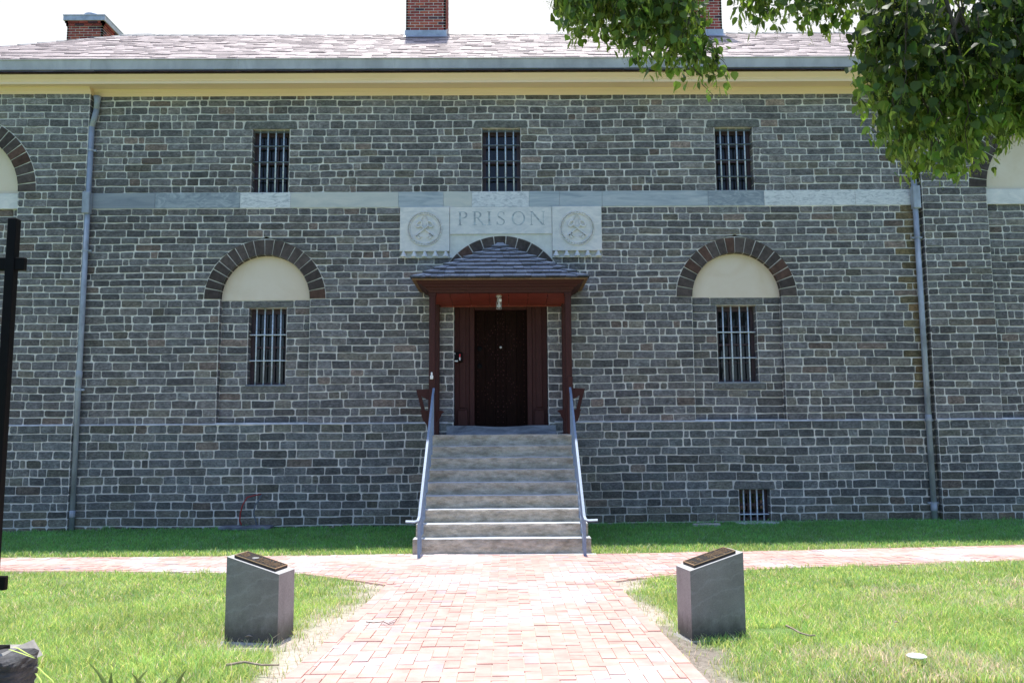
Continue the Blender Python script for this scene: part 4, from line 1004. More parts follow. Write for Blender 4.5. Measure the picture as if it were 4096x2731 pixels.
# ------------------------------------------------------------------ ground sheet with soil colours
PLC = []                        # plinth centres, filled below
nA, nB, nC = VN(21), VN(22), VN(23)
def path_dist(x, y):            # distance outside the paths (numpy)
    l, r = mL0[0]+dl*(y-mL0[1]), mR0[0]+dr_*(y-mR0[1])
    dm = np.where(y < ymid+.1, np.maximum(l-x, x-r), 9)
    fx = [p[0] for p in sorted(f_pts)]; fy = [p[1] for p in sorted(f_pts)]; bx_ = [p[0] for p in sorted(b_pts)]; by = [p[1] for p in sorted(b_pts)]
    F_, B2 = np.interp(x, fx, fy), np.interp(x, bx_, by)
    ds = np.maximum(F_-y, y-B2)
    return dm, ds
def cover(x, y):                # 0 bare .. 1 lush
    dm, ds = path_dist(x, y)
    n1 = fbm(nA, x, y, 2.3); n2 = fbm(nB, x, y, .8)
    c = np.ones_like(x)
    right = x > 0
    wid = np.where(right, .42, .62)
    c = np.minimum(c, np.clip((dm/wid-.15)*1.3+(n1-.5)*2.2, 0, 1))
    c = np.minimum(c, np.clip((ds-.05)/.10+(n1-.5)*2.2, 0, 1))
    c = np.where(x > 2.35, np.maximum(c, .72), c)
    patch = np.clip((n1*.8+n2*.2-.64)*3, 0, .55)*np.where(right & (y < 10), 1.0, .25)
    c = np.minimum(c, 1-.85*patch)
    for (qx, qy) in PLC[:1]: d = np.hypot(x-qx, (y-qy+.12)*1.3); c = np.minimum(c, np.clip((d-.28)/.25+(n1-.5)*2.4, .05, 1))
    return c
PLC += [(-1.85, 6.40), (2.02, 6.40)]
gx = np.concatenate([[-400, -150, -60, -30, -18], np.linspace(-12, 13, 330), [18, 30, 60, 150, 400]])
gy = np.concatenate([[-200, -60, -20, -5, 2], np.linspace(3.5, 16, 190), [20, 24, 40, 90, 200, 600]])
X, Y = np.meshgrid(gx, gy); Z = g(X, Y)
dm, ds = path_dist(X, Y); Z = np.where((dm < -.04) | ((ds < -.04)), Z-.012, Z)
Z = Z+(fbm(nC, X, Y, 3.)-.5)*.018*np.where((dm < .02) | (ds < .02), 0, 1)
cv = cover(X, Y); cvv = cv[..., None]
nn_ = fbm(nB, X, Y, 1.4)[..., None]
soil = np.array([.66, .57, .47])*(.75+.5*nn_); soil = soil*np.where((X > 0) & (X < 2.1) & (Y < 6.7), .62, 1)[..., None]
green = np.array([.20, .30, .10])*(.8+.5*nn_)
colr = soil*(1-cvv)+green*cvv
me = bpy.data.meshes.new('lawn'); ny, nx = X.shape
V = np.stack([X.ravel(), Y.ravel(), Z.ravel()], 1)
idx = np.arange(nx*ny).reshape(ny, nx); F = np.stack([idx[:-1, :-1].ravel(), idx[:-1, 1:].ravel(), idx[1:, 1:].ravel(), idx[1:, :-1].ravel()], 1)
def npmesh(name, V, F, C, mt, k):
    me = bpy.data.meshes.new(name); nf = len(F)
    me.vertices.add(len(V)); me.vertices.foreach_set('co', V.astype(np.float32).ravel())
    if isinstance(F, list): tot = np.array([len(f) for f in F]); fl = np.concatenate([np.array(f) for f in F])
    else: tot = np.full(nf, k); fl = F.ravel()
    me.loops.add(len(fl)); me.loops.foreach_set('vertex_index', fl.astype(np.int32))
    me.polygons.add(nf); me.polygons.foreach_set('loop_start', (np.cumsum(tot)-tot).astype(np.int32))
    me.update(calc_edges=True)
    a = me.color_attributes.new('col', 'FLOAT_COLOR', 'POINT'); c = np.ones((len(V), 4), np.float32); c[:, :3] = C; a.data.foreach_set('color', c.ravel())
    me.materials.append(mt); me.validate(); o = bpy.data.objects.new(name, me); COL.objects.link(o); return o
lawn = struct(npmesh('lawn', V, F, colr.reshape(-1, 3), M['soil'], 4))
# ------------------------------------------------------------------ grass blades
def grass(x0, x1, y0, y1, dens, hmin, hmax, wid):
    n = int((x1-x0)*(y1-y0)*dens); x = np.random.uniform(x0, x1, n); y = np.random.uniform(y0, y1, n)
    dm, ds = path_dist(x, y)
    c = cover(x, y); keep = (np.random.rand(n) < c**1.3*.93+.07) & (dm > -.02) & (ds > -.01) & (np.abs(x/y) < 1.02)
    keep &= ~((y > YB0-.15) & (np.abs(x-XC) < 1.24)) & (y < np.where((x < XL) | (x > XR), YB-.03, YW-.03))
    for qx, qy in PLC: keep &= ~((np.abs(x-qx) < .19) & (np.abs(y-qy) < .13))
    x, y, c = x[keep], y[keep], c[keep]; n = len(x)
    cl_ = fbm(nC, x, y, 4.5); h = np.random.uniform(hmin, hmax, n)*(.55+.75*cl_+.25*c)*(1+.8*np.clip((nB(x*6.5, y*6.5)-.80)*6, 0, 1)); a = np.random.uniform(0, 2*np.pi, n)
    le = h*np.random.uniform(.15, 1.0, n); la = np.random.uniform(0, 2*np.pi, n); dx, dy = np.cos(la)*le, np.sin(la)*le
    w = wid*np.random.uniform(.6, 1.3, n); wx, wy = np.cos(a)*w/2, np.sin(a)*w/2; z = g(x, y)-.005
    V = np.empty((n, 5, 3)); 
    V[:, 0] = np.stack([x-wx, y-wy, z], 1); V[:, 1] = np.stack([x+wx, y+wy, z], 1)
    V[:, 2] = np.stack([x+wx*.8+dx*.35, y+wy*.8+dy*.35, z+h*.6], 1); V[:, 3] = np.stack([x-wx*.8+dx*.35, y-wy*.8+dy*.35, z+h*.6], 1)
    V[:, 4] = np.stack([x+dx, y+dy, z+h*np.random.uniform(.8, 1.05, n)], 1)
    dry = np.clip((fbm(nA, x+40, y, 1.1)-.50)*3.2, 0, 1)*np.where((x > 1.8) & (y < 10.2), 1, .22)
    dry = np.where(np.random.rand(n) < .10+.55*dry+.5*np.clip(.5-c, 0, .5)*2, 1., 0.)
    k = np.random.uniform(.7, 1.35, n)[:, None]*(.75+.5*fbm(nB, x+9, y, 2.1))[:, None]; bc_ = np.array([1., 1., 1.])*k; dc = np.array([2.2, 1.2, 3.0])*np.random.uniform(.7, 1.2, n)[:, None]
    yel = np.random.rand(n)[:, None]; bc_ = bc_*(1+yel*np.array([.6, .12, .1]))
    C = np.where(dry[:, None] > .5, dc, bc_); shade_ = np.clip((y-11.9)/.5, 0, 1)[:, None]; C = C*(1-shade_)+C*shade_*np.array([.48, .78, .68]); C = np.repeat(C[:, None], 5, 1); C[:, :2] *= .6  # building's shade put into blade colour: strip by the wall darkened, less red
    return V.reshape(-1, 3), n, C.reshape(-1, 3)
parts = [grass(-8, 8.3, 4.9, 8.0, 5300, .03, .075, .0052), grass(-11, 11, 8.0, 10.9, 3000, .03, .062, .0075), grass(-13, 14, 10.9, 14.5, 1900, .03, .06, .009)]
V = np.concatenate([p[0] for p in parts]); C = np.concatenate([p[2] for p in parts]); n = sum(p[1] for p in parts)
b = np.arange(n)*5; Fq = np.stack([b, b+1, b+2, b+3], 1); Ft = np.stack([b+3, b+2, b+4], 1)
fl = np.concatenate([Fq, Ft], 1).ravel()
me = bpy.data.meshes.new('grass'); me.vertices.add(len(V)); me.vertices.foreach_set('co', V.astype(np.float32).ravel())
me.loops.add(len(fl)); me.loops.foreach_set('vertex_index', fl.astype(np.int32)); me.polygons.add(2*n)
tot = np.tile([4, 3], n); me.polygons.foreach_set('loop_start', (np.cumsum(tot)-tot).astype(np.int32)); me.update(calc_edges=True)
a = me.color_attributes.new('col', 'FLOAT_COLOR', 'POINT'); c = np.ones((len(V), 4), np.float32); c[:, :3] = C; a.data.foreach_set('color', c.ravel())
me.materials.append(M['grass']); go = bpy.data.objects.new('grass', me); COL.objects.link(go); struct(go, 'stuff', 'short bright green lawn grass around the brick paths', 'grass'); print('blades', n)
# ------------------------------------------------------------------ plinths with bronze plaques
def plinth(cx_, y_, s, label):
    # (cx_,y_) = front corner beside the path; s=-1 left of the path, +1 right
    aa = math.radians(11); Wd, Dp = .42, .26
    d1 = Vector((s*math.cos(aa), math.sin(aa), 0)); d2 = Vector((-s*math.sin(aa), math.cos(aa), 0)); o = Vector((cx_, y_, 0)); zg = gf(cx_, y_)-.03
    h0, h1 = .525, .645
    t = thing('stone_pedestal', label, 'pedestal', (cx_, y_, zg), 'sloping stone pedestals with bronze plaques')
    def P(u, v, z): q = o+d1*u+d2*v; return (q.x, q.y, zg+z)
    def top(u): return h0+(h1-h0)*u/Wd
    m = MB(); vs = [P(0, 0, 0), P(Wd, 0, 0), P(Wd, Dp, 0), P(0, Dp, 0), P(0, 0, top(0)), P(Wd, 0, top(Wd)), P(Wd, Dp, top(Wd)), P(0, Dp, top(0))]
    m.add(vs, [(0, 1, 2, 3), (0, 1, 5, 4), (1, 2, 6, 5), (2, 3, 7, 6), (3, 0, 4, 7)]); m.cur = 1; m.add(vs[4:], [(0, 1, 2, 3)]); m.mi[4] = 2
    m.build('block', [M['plinth'], M['plinthtop'], M['plinthside']], t)
    def slab(u0, u1, v0, v1, a, b, mt, nm, par):
        m = MB(); m.add([P(u, v, top(u)+h) for h in (a, b) for u, v in ((u0, v0), (u1, v0), (u1, v1), (u0, v1))], [(0, 1, 2, 3), (4, 5, 6, 7), (0, 1, 5, 4), (1, 2, 6, 5), (2, 3, 7, 6), (3, 0, 4, 7)]); return m.build(nm, mt, par)
    e = .028
    pl = slab(.045, Wd-.045, e, Dp-e, .002, .020, M['bronze'], 'plaque', t)
    m = MB()
    def q(u0, u1, v0, v1): m.add([P(u, v, top(u)+h) for h in (.019, .024) for u, v in ((u0, v0), (u1, v0), (u1, v1), (u0, v1))], [(4, 5, 6, 7), (0, 1, 5, 4), (1, 2, 6, 5), (2, 3, 7, 6), (3, 0, 4, 7)])
    U0, U1, V0, V1 = .045, Wd-.045, e, Dp-e
    q(U0, U1, V0, V0+.006); q(U0, U1, V1-.006, V1); q(U0, U0+.006, V0+.006, V1-.006); q(U1-.006, U1, V0+.006, V1-.006)
    m.build('plaque_rim', M['bronzehi'], pl)
    m = MB(); u = U0+.02
    while u < U1-.02:
        f = (u-U0)/(U1-U0)
        if s < 0 and .55 < f < .78: 
            u += .012; continue
        if s > 0 and (.12 < f < .2 or .32 < f < .42): u += .014; continue
        if s > 0 and abs(f-.55) < .02 or s > 0 and abs(f-.75) < .02: q(u, u+.003, V0+.012, V1-.012); u += .014; continue
        a, b_ = V0+.02+rnd(0, .05), V1-.02-rnd(0, .05); v = a
        while v < b_:
            l = rnd(.002, .006)
            if random.random() < .85: q(u, u+.0042, v, v+l)
            v += l+.0028
        u += .0145
    m.build('lettering', M['bronzehi'], pl, recalc=False)
    if s < 0:
        m = MB(); cu, cv_ = U0+(U1-U0)*.66, (V0+V1)/2
        m.lathe(P(cu, cv_, top(cu)+.018), [(.035, 0), (.032, .004), (.012, .007), (0, .008)], 9); m.build('emblem', M['steel'], pl)
    m = MB(); m.bbox(-.03, Wd+.03, -.03, Dp+.03, -.1, .035, .012)
    for i, v in enumerate(m.v): m.v[i] = P(*v)
    m.build('footing', M['concrete'], t)
pl_l = ground_hit(637, 1479); pl_r = ground_hit(1590, 1473); print('plinths', pl_l, pl_r)
plinth(pl_l[0], pl_l[1], -1, 'left grey stone pedestal with a bronze plaque bearing a small emblem, on the lawn')
plinth(pl_r[0], pl_r[1], 1, 'right dark stone pedestal with a bronze plaque of ruled lettering, beside bare soil')
# ------------------------------------------------------------------ fence post and low wall (left foreground)
YF = 3.25
def fx(x, y): return ax(x, y, YF)
pxm = ax(50, 503, YF+.018)-.018; ztp = az(36, 503, YF); zwt = az(0, 1497, YF)
FE = thing('metal_fence', 'black square metal fence post with rail ends at the left edge of the lawn', 'fence', (pxm, YF, zwt))
m = MB(); m.bbox(pxm-.018, pxm+.018, YF-.018, YF+.018, zwt, ztp, .003); m.build('post', M['blackpaint'], FE)
for yy in (607, 1338):
    z = az(20, yy, YF); m = MB(); m.bbox(pxm-1.4, pxm+.055, YF-.012, YF+.012, z-.026, z+.026, .003); m.build('rail', M['blackpaint'], FE)
for k in range(1, 9): m = MB(); m.bbox(pxm-.014-.115*k, pxm+.002-.115*k, YF-.008+.022, YF+.008+.022, zwt+.05, ztp-.06, .002); m.build('picket', M['blackpaint'], FE)
m = MB(); m.bbox(pxm-.06, pxm+.05, YF-.06, YF+.06, zwt-.004, zwt+.014, .003); m.build('base_plate', M['blackpaint'], FE)
LW = thing('low_stone_wall', 'low dark rough stone wall at the bottom left corner under the fence', 'wall', (pxm-.5, YF, gf(-2, YF)))
rn = VN(77)
def rockblock(x0, x1, y0, y1, z0, z1, seed, r=.02):
    rr = VN(seed); m = MB(); n_ = 12; P6 = []
    import itertools
    def pt(u, v, w):
        # push to a superellipsoid-like worn block
        c = Vector(((u-.5)*2, (v-.5)*2, (w-.5)*2)); k = (abs(c.x)**7+abs(c.y)**7+abs(c.z)**7)**(1/7); c = c/k
        p = Vector((x0+(x1-x0)*(c.x+1)/2, y0+(y1-y0)*(c.y+1)/2, z0+(z1-z0)*(c.z+1)/2)); d = (rr(p.x*9+p.y*5, p.z*26)-.5)*r+(rr(p.x*30, p.z*70+p.y*20)-.5)*r*.5
        return p+c.normalized()*d
    for fc in range(6):
        g2 = []
        for i in range(n_+1):
            for j in range(n_+1):
                a, b_ = i/n_, j/n_; q = [(0, a, b_), (1, a, b_), (a, 0, b_), (a, 1, b_), (a, b_, 0), (a, b_, 1)][fc]; g2.append(pt(*q))
        m.add(g2, [(i*(n_+1)+j, (i+1)*(n_+1)+j, (i+1)*(n_+1)+j+1, i*(n_+1)+j+1) for i in range(n_) for j in range(n_)])
    return m
zr1 = az(40, 1519, YF-.16); xr = ax(80, 1500, YF-.02)
zc = gf(-2, YF)-.1; zt_ = zr1; k = 0
while zt_ > zc:
    zb = zt_-.15; rockblock(xr-.55-rnd(0, .1), xr-(0 if k == 0 else rnd(0, .04)), YF-.17, YF+.04, zb, zt_, 50+k, .035).build('wall_stone', M['rock'], LW, recalc=True)
    rockblock(xr-1.5, xr-.60, YF-.17, YF+.04, zb, zt_, 70+k, .035).build('wall_stone', M['rock'], LW, recalc=True); zt_ = zb-.006; k += 1
m = MB(); m.prism([(xr-1.5, zr1-.05), (xr-.05, zr1-.05), (xr-.09, zr1+.01), (pxm+.07, zwt-.003), (xr-1.5, zwt-.003)], lambda u, v, d: (u, YF+.08-d, v), .16, -.05); m.build('coping', M['concrete'], LW)
# ------------------------------------------------------------------ strap leaved plant (bottom left)
def strap(pts, w, col):
    m = MB(); pts = [Vector(p) for p in pts]; n_ = len(pts); vs = []
    for i, p in enumerate(pts):
        t = i/(n_-1); ww = w*(1-t**2.2)*(.6+.8*t if t < .5 else 1); vs += [p-Vector((ww, 0, 0)), p+Vector((0, .3*ww, -.25*ww)), p+Vector((ww, 0, 0))]
    m.add(vs, [f for i in range(n_-1) for f in ((3*i, 3*i+1, 3*i+4, 3*i+3), (3*i+1, 3*i+2, 3*i+5, 3*i+4))], col); return m
YPp = 3.5
def lily(bases, lab):
    x0, z0 = at(sum(b[0] for b in bases)/len(bases), 1640, YPp)
    t = thing('strap_leaved_plant', lab, 'plant', (x0, YPp, z0))
    for (bx0, by0, bx1, by1, bend) in bases:
        a = Vector((ax(bx0, by0, YPp), YPp, az(bx0, by0, YPp))); b_ = Vector((ax(bx1, by1, YPp), YPp+rnd(-.05, .05), az(bx1, by1, YPp)))
        pts = [a.lerp(b_, i/7)+Vector((bend*math.sin(i/7*math.pi)*.05, 0, .02*math.sin(i/7*math.pi))) for i in range(8)]
        k = rnd(.18, .5); strap(pts, rnd(.011, .017), (k, k, k)).build('leaf', M['grass'], t, recalc=False)
lily([(250, 1650, 196, 1516, .6), (262, 1650, 250, 1545, -.2), (330, 1650, 307, 1539, .4), (300, 1650, 332, 1541, -.5), (345, 1650, 318, 1548, .7), (320, 1640, 365, 1563, .4), (270, 1650, 238, 1552, 0), (355, 1640, 378, 1560, 0), (395, 1650, 422, 1540, -.3), (400, 1650, 468, 1532, -.6), (290, 1650, 272, 1556, .2), (225, 1650, 180, 1552, .5)], 'clump of green strap shaped leaves poking up at the bottom edge left of the path')
m_t = thing('bent_leaf', 'long pale leaf blades lying over the end of the low stone wall', 'leaf', (xr-.2, YF-.1, zr1))
for pts_ in ([(20, 1490), (45, 1498), (70, 1507), (84, 1512)], [(30, 1485), (40, 1487), (62, 1500), (80, 1508)], [(86, 1530), (100, 1545), (118, 1560), (130, 1575)], [(82, 1545), (92, 1560), (100, 1580)]):
    P3_ = [(ax(x, y, YF-.18), YF-.18, az(x, y, YF-.18)) for x, y in pts_]; strap(P3_, .006, (2.4, 2.0, 2.)).build('leaf', M['grass'], m_t, recalc=False)
# ------------------------------------------------------------------ small things
def stick(pts, r, name, label, cat='stick', mt='stick'):
    P3_ = []
    for x, y in pts: gx_, gy_ = ground_hit(x, y); P3_.append((gx_, gy_, gf(gx_, gy_)+(.035 if mt == 'bark' else .065)+rnd(0, .012)))
    m = MB(); m.tube(P3_, [r*(1-.5*i/len(P3_)) for i in range(len(P3_))], 6); return tag(m.build(name, M[mt], None), label, cat)
stick([(1807, 1459), (1822, 1467), (1838, 1478), (1860, 1483), (1874, 1484)], .009, 'fallen_stick', 'dry forked stick lying on the right lawn beside the dark pedestal')
stick([(520, 1556), (560, 1548), (600, 1552), (640, 1555)], .009, 'fallen_stick', 'pale dead stick on the left lawn near the bottom edge')
stick([(840, 1441), (858, 1443), (880, 1438), (893, 1445), (905, 1440)], .004, 'fallen_twig', 'thin curved dark twig lying on the left part of the brick path', 'twig', 'bark')
stick([(893, 1443), (915, 1430), (921, 1420), (927, 1408)], .002, 'fallen_twig', 'hair thin upright twig beside the curved twig on the brick path', 'twig', 'bark')
dx_, dy_ = ground_hit(2107, 1529); m = MB(); m.lathe((dx_, dy_, gf(dx_, dy_)+.055), [(.055, 0), (.06, .008), (.05, .014), (.03, .010), (.0, .009)], 24); tag(m.build('white_disc', M['white'], None), 'flat white plastic cap lying in the grass at bottom right', 'cap')
# grey hatch with cables by the wall
hx0, hx1 = ax(505, 1210, YW-.2), ax(626, 1210, YW-.2); zg_ = gf(hx0, YW-.2)
HT = thing('drain_cover', 'flat grey slate slab lying in the grass against the wall', 'slab', ((hx0+hx1)/2, YW-.2, zg_))
rockblock(hx0, hx1, YW-.34, YW-.05, zg_+.01, zg_+.075, 91, .012).build('slab', M['bluestone'], HT)
def cable(pts, mt, lab, r=.012):
    P3_ = [(ax(x, y, YW-.09), YW-.09-.06*math.sin(i/(len(pts)-1)*math.pi), az(x, y, YW-.09)) for i, (x, y) in enumerate(pts)]
    m = MB(); m.tube(P3_, r, 8); tag(m.build('cable', M[mt], None, smooth=True), lab, 'cable', 'cables looping out of the wall')
cable([(600, 1134), (585, 1137), (570, 1141), (560, 1158), (554, 1178), (552, 1195), (558, 1214)], 'red', 'red cable looping from the wall down to the grass')
cable([(601, 1136), (597, 1146), (588, 1160), (585, 1178), (589, 1196), (591, 1216)], 'irondark', 'black cable dropping from the wall beside the red one')
m = MB(); w0, w1 = ax(1688, 1200, YW-.1), ax(1789, 1200, YW-.1); rockblock(w0, w1, YW-.26, YW-.04, W_ba[2]-.06, W_ba[2]+.006, 93, .008).build('window_ledge', M['tread'], BLD)
sx, sy = ground_hit(1620, 1208); rockblock(sx-.22, sx+.25, sy-.03, sy+.05, gf(sx, sy)+.005, gf(sx, sy)+.05, 95, .02)
tag(rockblock(sx-.22, sx+.25, sy-.05, sy+.06, gf(sx, sy)-.02, gf(sx, sy)+.045, 95, .02).build('flat_stone', M['concrete'], None), 'flat pale stone half sunk in the shaded grass by the wall', 'stone')
for i, (x, y, lab) in enumerate([(760, 1219 + 0*i_ if False else 1219, 'tan dead leaf on the shaded grass strip left of the steps') for i_ in (0,)]+[(570, 1478, 'orange brown dead leaf in the grass just left of the left pedestal'), (840, 1593, ''), (2060, 1445, 'brown dead leaf in the dry grass on the right lawn')]):
    if not lab: continue
    qx, qy = ground_hit(x, y); z = gf(qx, qy)+.05; s = .03 if y > 1300 else .05
    m = MB(); m.add([(qx-s, qy, z), (qx, qy-s*.6, z+.012), (qx+s*1.1, qy+.005, z), (qx, qy+s*.6, z+.014), (qx, qy, z+.002)], [(0, 1, 4), (1, 2, 4), (2, 3, 4), (3, 0, 4)]); tag(m.build('fallen_leaf', M['stick'], None), lab, 'leaf')
# ------------------------------------------------------------------ linden tree (crown hangs into view, trunk to the right of the view)
TX, TY = 6.3, 5.0
TR_ = thing('linden_tree', 'linden tree whose leafy branches with pale bracts hang down across the top right', 'tree', (TX, TY, gf(TX, TY)))
m = MB(); m.tube([(TX, TY, -.1), (TX+.05, TY, 1.2), (TX-.02, TY+.05, 3.), (TX-.1, TY, 5.), (TX-.2, TY, 7.2)], [.34, .27, .23, .18, .1], 14); m.build('trunk', M['bark'], TR_, smooth=True)
tw = MB(); L_v, L_f, L_c = [], [], []; B_v, B_f, B_c = [], [], []
leafshape = [(0, 0, 0), (.30, .03, .05), (.50, .30, .09), (.42, .62, .06), (.20, .86, .01), (0, 1.08, -.05), (-.20, .86, .01), (-.42, .62, .06), (-.50, .30, .09), (-.30, .03, .05), (0, .45, -.02)]
leaff = [(0, 1, 10), (1, 2, 10), (2, 3, 10), (3, 4, 10), (4, 5, 10), (5, 6, 10), (6, 7, 10), (7, 8, 10), (8, 9, 10), (9, 0, 10)]
def add_leaf(p, size, dirv, face, col):
    y = dirv.normalized(); x = y.cross(face)
    if x.length < .05: x = y.orthogonal()
    x.normalize(); z = x.cross(y); b = len(L_v)
    for (a, c, d) in leafshape: L_v.append(p+x*a*size+y*c*size+z*d*size)
    L_f.extend(tuple(i+b for i in f) for f in leaff); L_c.extend([col]*len(leafshape))
def add_bract(p, ln):
    d = Vector((rnd(-.5, .5), rnd(-.5, .5), -1)).normalized(); x = d.cross(Vector((rnd(-1, 1), rnd(-1, 1), .1))).normalized(); w = ln*.11; b = len(B_v)
    c = Vector((rnd(-.25, .25), rnd(-.25, .25), 0))*ln
    pts = [(p, .3), (p+d*ln*.35+c*.3, 1), (p+d*ln*.7+c*.1, .9), (p+d*ln, .15)]
    for q, k in pts: B_v.append(q-x*w*k); B_v.append(q+x*w*k)
    B_f.extend([(b, b+1, b+3, b+2), (b+2, b+3, b+5, b+4), (b+4, b+5, b+7, b+6)]); k = rnd(.7, 1.5); B_c.extend([(k, k, k*.8)]*8)
    # tiny flower buds
    q0 = p+d*ln*.5
    for _ in range(6):
        e = q0+Vector((rnd(-.4, .4), rnd(-.4, .4), -rnd(.3, .9)))*ln*.7; s = ln*.05; b = len(B_v)
        B_v.extend([e+Vector((s, 0, 0)), e+Vector((-s*.5, s*.8, 0)), e+Vector((-s*.5, -s*.8, 0)), e+Vector((0, 0, s*1.4))]); B_f.extend([(b, b+1, b+3), (b+1, b+2, b+3), (b+2, b, b+3), (b, b+1, b+2)]); B_c.extend([(1.3, 1.1, 1.0)]*4)
def twig(a, b, r=.008, nleaf=26, sag=.12, size=.055, spread=.10, dark=1.0, br=.3):
    a, b = Vector(a), Vector(b); pts = [a.lerp(b, i/6)+Vector((rnd(-.02, .02), rnd(-.02, .02), sag*math.sin(i/6*math.pi))) for i in range(7)]
    tw.tube(pts, [r*(1-.75*i/6) for i in range(7)], 5)
    for i in range(nleaf):
        t = rnd(.08, 1.03); p = pts[min(6, int(t*6))].lerp(pts[min(6, int(t*6)+1)], t*6-int(t*6))
        o = Vector((rnd(-1, 1), rnd(-1, 1), rnd(-1, .55)))*spread; q = p+o
        d = Vector((rnd(-.7, .7), rnd(-.7, .7), -rnd(.3, 1.2))); f = Vector((rnd(-.7, .7), rnd(-1, .2), rnd(.2, 1)))
        k = rnd(.4, 1.5)*dark*(1+.9*max(0, t-.6))*(1.5 if random.random() < .12 else 1); add_leaf(q, size*rnd(.65, 1.2), d, f, (k*rnd(.9, 1.2), k, k*rnd(.8, 1.05)))
        if random.random() < br: add_bract(q+Vector((rnd(-.03, .03), rnd(-.03, .03), -.02)), size*rnd(.9, 1.5))
def PT(x, y, Y): q = at(x, y, Y); return (q[0], Y, q[1])
# main limbs
LY = 5.0
limb = [(TX-.1, TY, 4.9), PT(2500, -260, LY), PT(2250, -230, 4.9), PT(1950, -190, 5.0), PT(1650, -160, 5.1), PT(1400, -140, 5.1), PT(1290, -90, 5.1)]
tw.tube(limb, [.11, .08, .055, .04, .028, .018, .01], 8)
limb2 = [(TX-.15, TY, 4.4), PT(2560, 60, 4.7), PT(2400, -20, 4.7), PT(2230, -40, 4.7), PT(2120, -10, 4.7)]
tw.tube(limb2, [.10, .07, .05, .03, .02], 8)
random.seed(4)
# shape guide: lower outline of the foliage (photo measure)
def mass(outline, top, Y0, Y1, step, n, size, dark, br=.3, fill_=True):
    # outline: list (x, ylow); twigs hang from the top to varied lengths
    x = outline[0][0]
    while x < outline[-1][0]:
        yl_ = float(np.interp(x, [o[0] for o in outline], [o[1] for o in outline]))
        for r in range(n):
            Yq = rnd(Y0, Y1); y1 = top+(yl_-top)*(rnd(.80, 1.05) if r == 0 else rnd(.3, 1.0)); y1 -= 14
            y0 = max(top-60, y1-rnd(110, 190))
            xx = x+rnd(-step*.5, step*.5); twig(PT(xx+rnd(-28, 28), y0, Yq), PT(xx, y1, Yq), .006, int(15+.10*(y1-y0)), .01, size, .075, dark, br)
        x += step
mass([(1998, 262), (2012, 300), (2040, 322), (2065, 385), (2110, 398), (2150, 392), (2205, 405), (2240, 390), (2272, 372), (2296, 325), (2330, 300), (2420, 290)], 0, 4.7, 5.5, 21, 5, .057, .9, .8)
mass([(2015, 150), (2060, 250), (2200, 260), (2300, 210), (2420, 150)], -60, 4.5, 5.2, 27, 4, .060, .5, .3)
mass([(2300, 190), (2330, 230), (2420, 240)], -20, 4.9, 5.4, 20, 5, .062, .5, .2)
mass([(1300, 60), (1330, 95), (1375, 102), (1420, 80), (1450, 138), (1500, 178), (1560, 184), (1605, 186)], -40, 5.0, 5.6, 22, 4, .053, .9, .7)
mass([(1285, 45), (1330, 40), (1400, 55), (1500, 95), (1590, 110)], -80, 5.0, 5.6, 24, 4, .055, .8, .5)
for a_, b_, c_, d_ in ((1590, 70, 1668, 140), (1600, 100, 1682, 165), (1590, 120, 1650, 190), (1600, 60, 1648, 112), (1580, 90, 1640, 160)): twig(PT(a_, b_, 5.2), PT(c_, d_, 5.25), .005, 16, .02, .055, .06, .9, .5)
mass([(1706, 62), (1740, 48), (1800, 72), (1860, 70), (1920, 82), (1950, 60), (2000, 40)], -60, 5.0, 5.5, 24, 3, .052, .9, .5)
twig(PT(1580, 140, 5.2), PT(1635, 218, 5.2), .005, 12, .0, .042, .05, 1.5, .6)
twig(PT(2050, 240, 5.0), PT(1994, 300, 5.0), .005, 16, .0, .055, .06, 1.1, .6); twig(PT(2050, 180, 5.0), PT(1992, 238, 5.0), .005, 14, .0, .055, .05, 1.1, .6)
# big twigs seen inside the right mass
for p in ([(2170, -10), (2190, 60), (2205, 120), (2215, 200)], [(2205, 30), (2180, 90), (2150, 160)], [(2205, 30), (2235, 100), (2262, 190)]):
    tw.tube([PT(x, y, 4.62) for x, y in p], [.012, .010, .007, .004][:len(p)], 6)
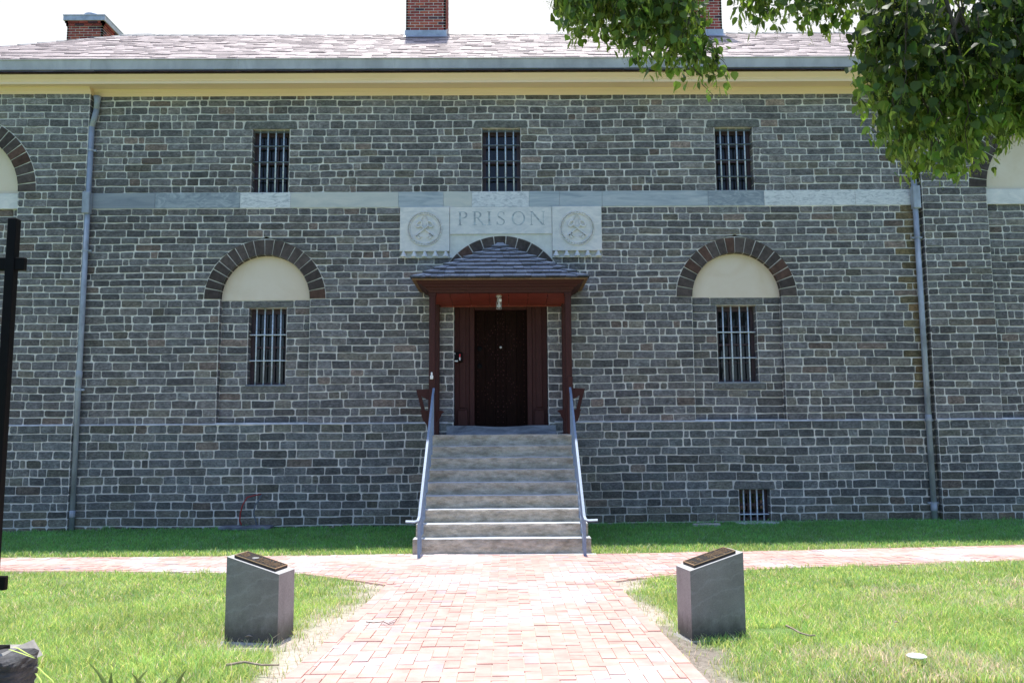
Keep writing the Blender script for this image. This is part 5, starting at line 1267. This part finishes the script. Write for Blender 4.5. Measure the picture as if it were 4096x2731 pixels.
# the rest of the crown, above and to the right of the view
for i in range(230):
    a = rnd(0, 2*math.pi); r = rnd(.3, 2.6); z = rnd(5.3, 8.6)
    if z > 7.6: r *= .6
    q = Vector((TX+.5+r*math.cos(a), TY-.9+r*math.sin(a)*.8, z))
    twig(q, q+Vector((rnd(-.4, .4), rnd(-.4, .4), -.5)), .008, 14, .03, .085, .2, .8, .1)
for k in range(9):
    a = k*.7; tw.tube([(TX-.1, TY, 4.+k*.35), (TX+1.2*math.cos(a), TY-.5+1.1*math.sin(a), 5.2+k*.3), (TX+.4+2.2*math.cos(a), TY-.9+1.8*math.sin(a), 5.8+k*.3)], [.09, .05, .02], 7)
tw.build('branch', M['bark'], TR_, recalc=False)
LV = np.array([tuple(v) for v in L_v]); o = npmesh('foliage', LV, np.array(L_f), np.array(L_c), M['leaf'], 3); o.parent = TR_; o.location = -Vector(TR_.location); print('leaves', len(L_v)//11)
BV = np.array([tuple(v) for v in B_v]); o = npmesh('bract', BV, B_f, np.array(B_c), M['bract'], 4); o.parent = TR_; o.location = -Vector(TR_.location)
# ------------------------------------------------------------------ light
sd = Vector((.10, -1.0, -4.25)).normalized()
sun = bpy.data.lights.new('sun', 'SUN'); so = bpy.data.objects.new('sun', sun); COL.objects.link(so)
sun.energy = 5.0; sun.angle = math.radians(.53); sun.color = (1, .965, .90)
so.rotation_euler = sd.to_track_quat('-Z', 'Y').to_euler()
W = bpy.data.worlds.new('World'); SC.world = W; W.use_nodes = True; nt = W.node_tree
bg = nt.nodes['Background']; sky = nt.nodes.new('ShaderNodeTexSky'); sky.sky_type = 'NISHITA'; sky.sun_disc = False
el = math.asin(-sd.z); sky.sun_elevation = el; sky.sun_rotation = math.atan2(-sd.x, -sd.y)
sky.dust_density = 1.6; sky.air_density = 1.0; sky.ozone_density = 1.0; sky.altitude = 30
tc = nt.nodes.new('ShaderNodeTexCoord'); sx_ = nt.nodes.new('ShaderNodeSeparateXYZ'); nt.links.new(tc.outputs['Generated'], sx_.inputs[0])
mr = nt.nodes.new('ShaderNodeMapRange'); mr.interpolation_type = 'SMOOTHSTEP'; mr.inputs[1].default_value = .0; mr.inputs[2].default_value = .6; nt.links.new(sx_.outputs['Y'], mr.inputs[0])
k1 = mixc(nt, 'MULTIPLY', 1.0, sky.outputs[0], (1.38, 1.50, 1.78))     # bright summer sky
k2 = mixc(nt, 'MIX', mr.outputs[0], k1, (7.2, 7.3, 7.5))            # thin white haze towards the sun
nt.links.new(k2, bg.inputs[0]); bg.inputs[1].default_value = .15
SC.view_settings.view_transform = 'Standard'; SC.view_settings.look = 'None'; SC.view_settings.exposure = 0; SC.view_settings.gamma = 1
SC.cycles.max_bounces = 6; SC.cycles.transparent_max_bounces = 6
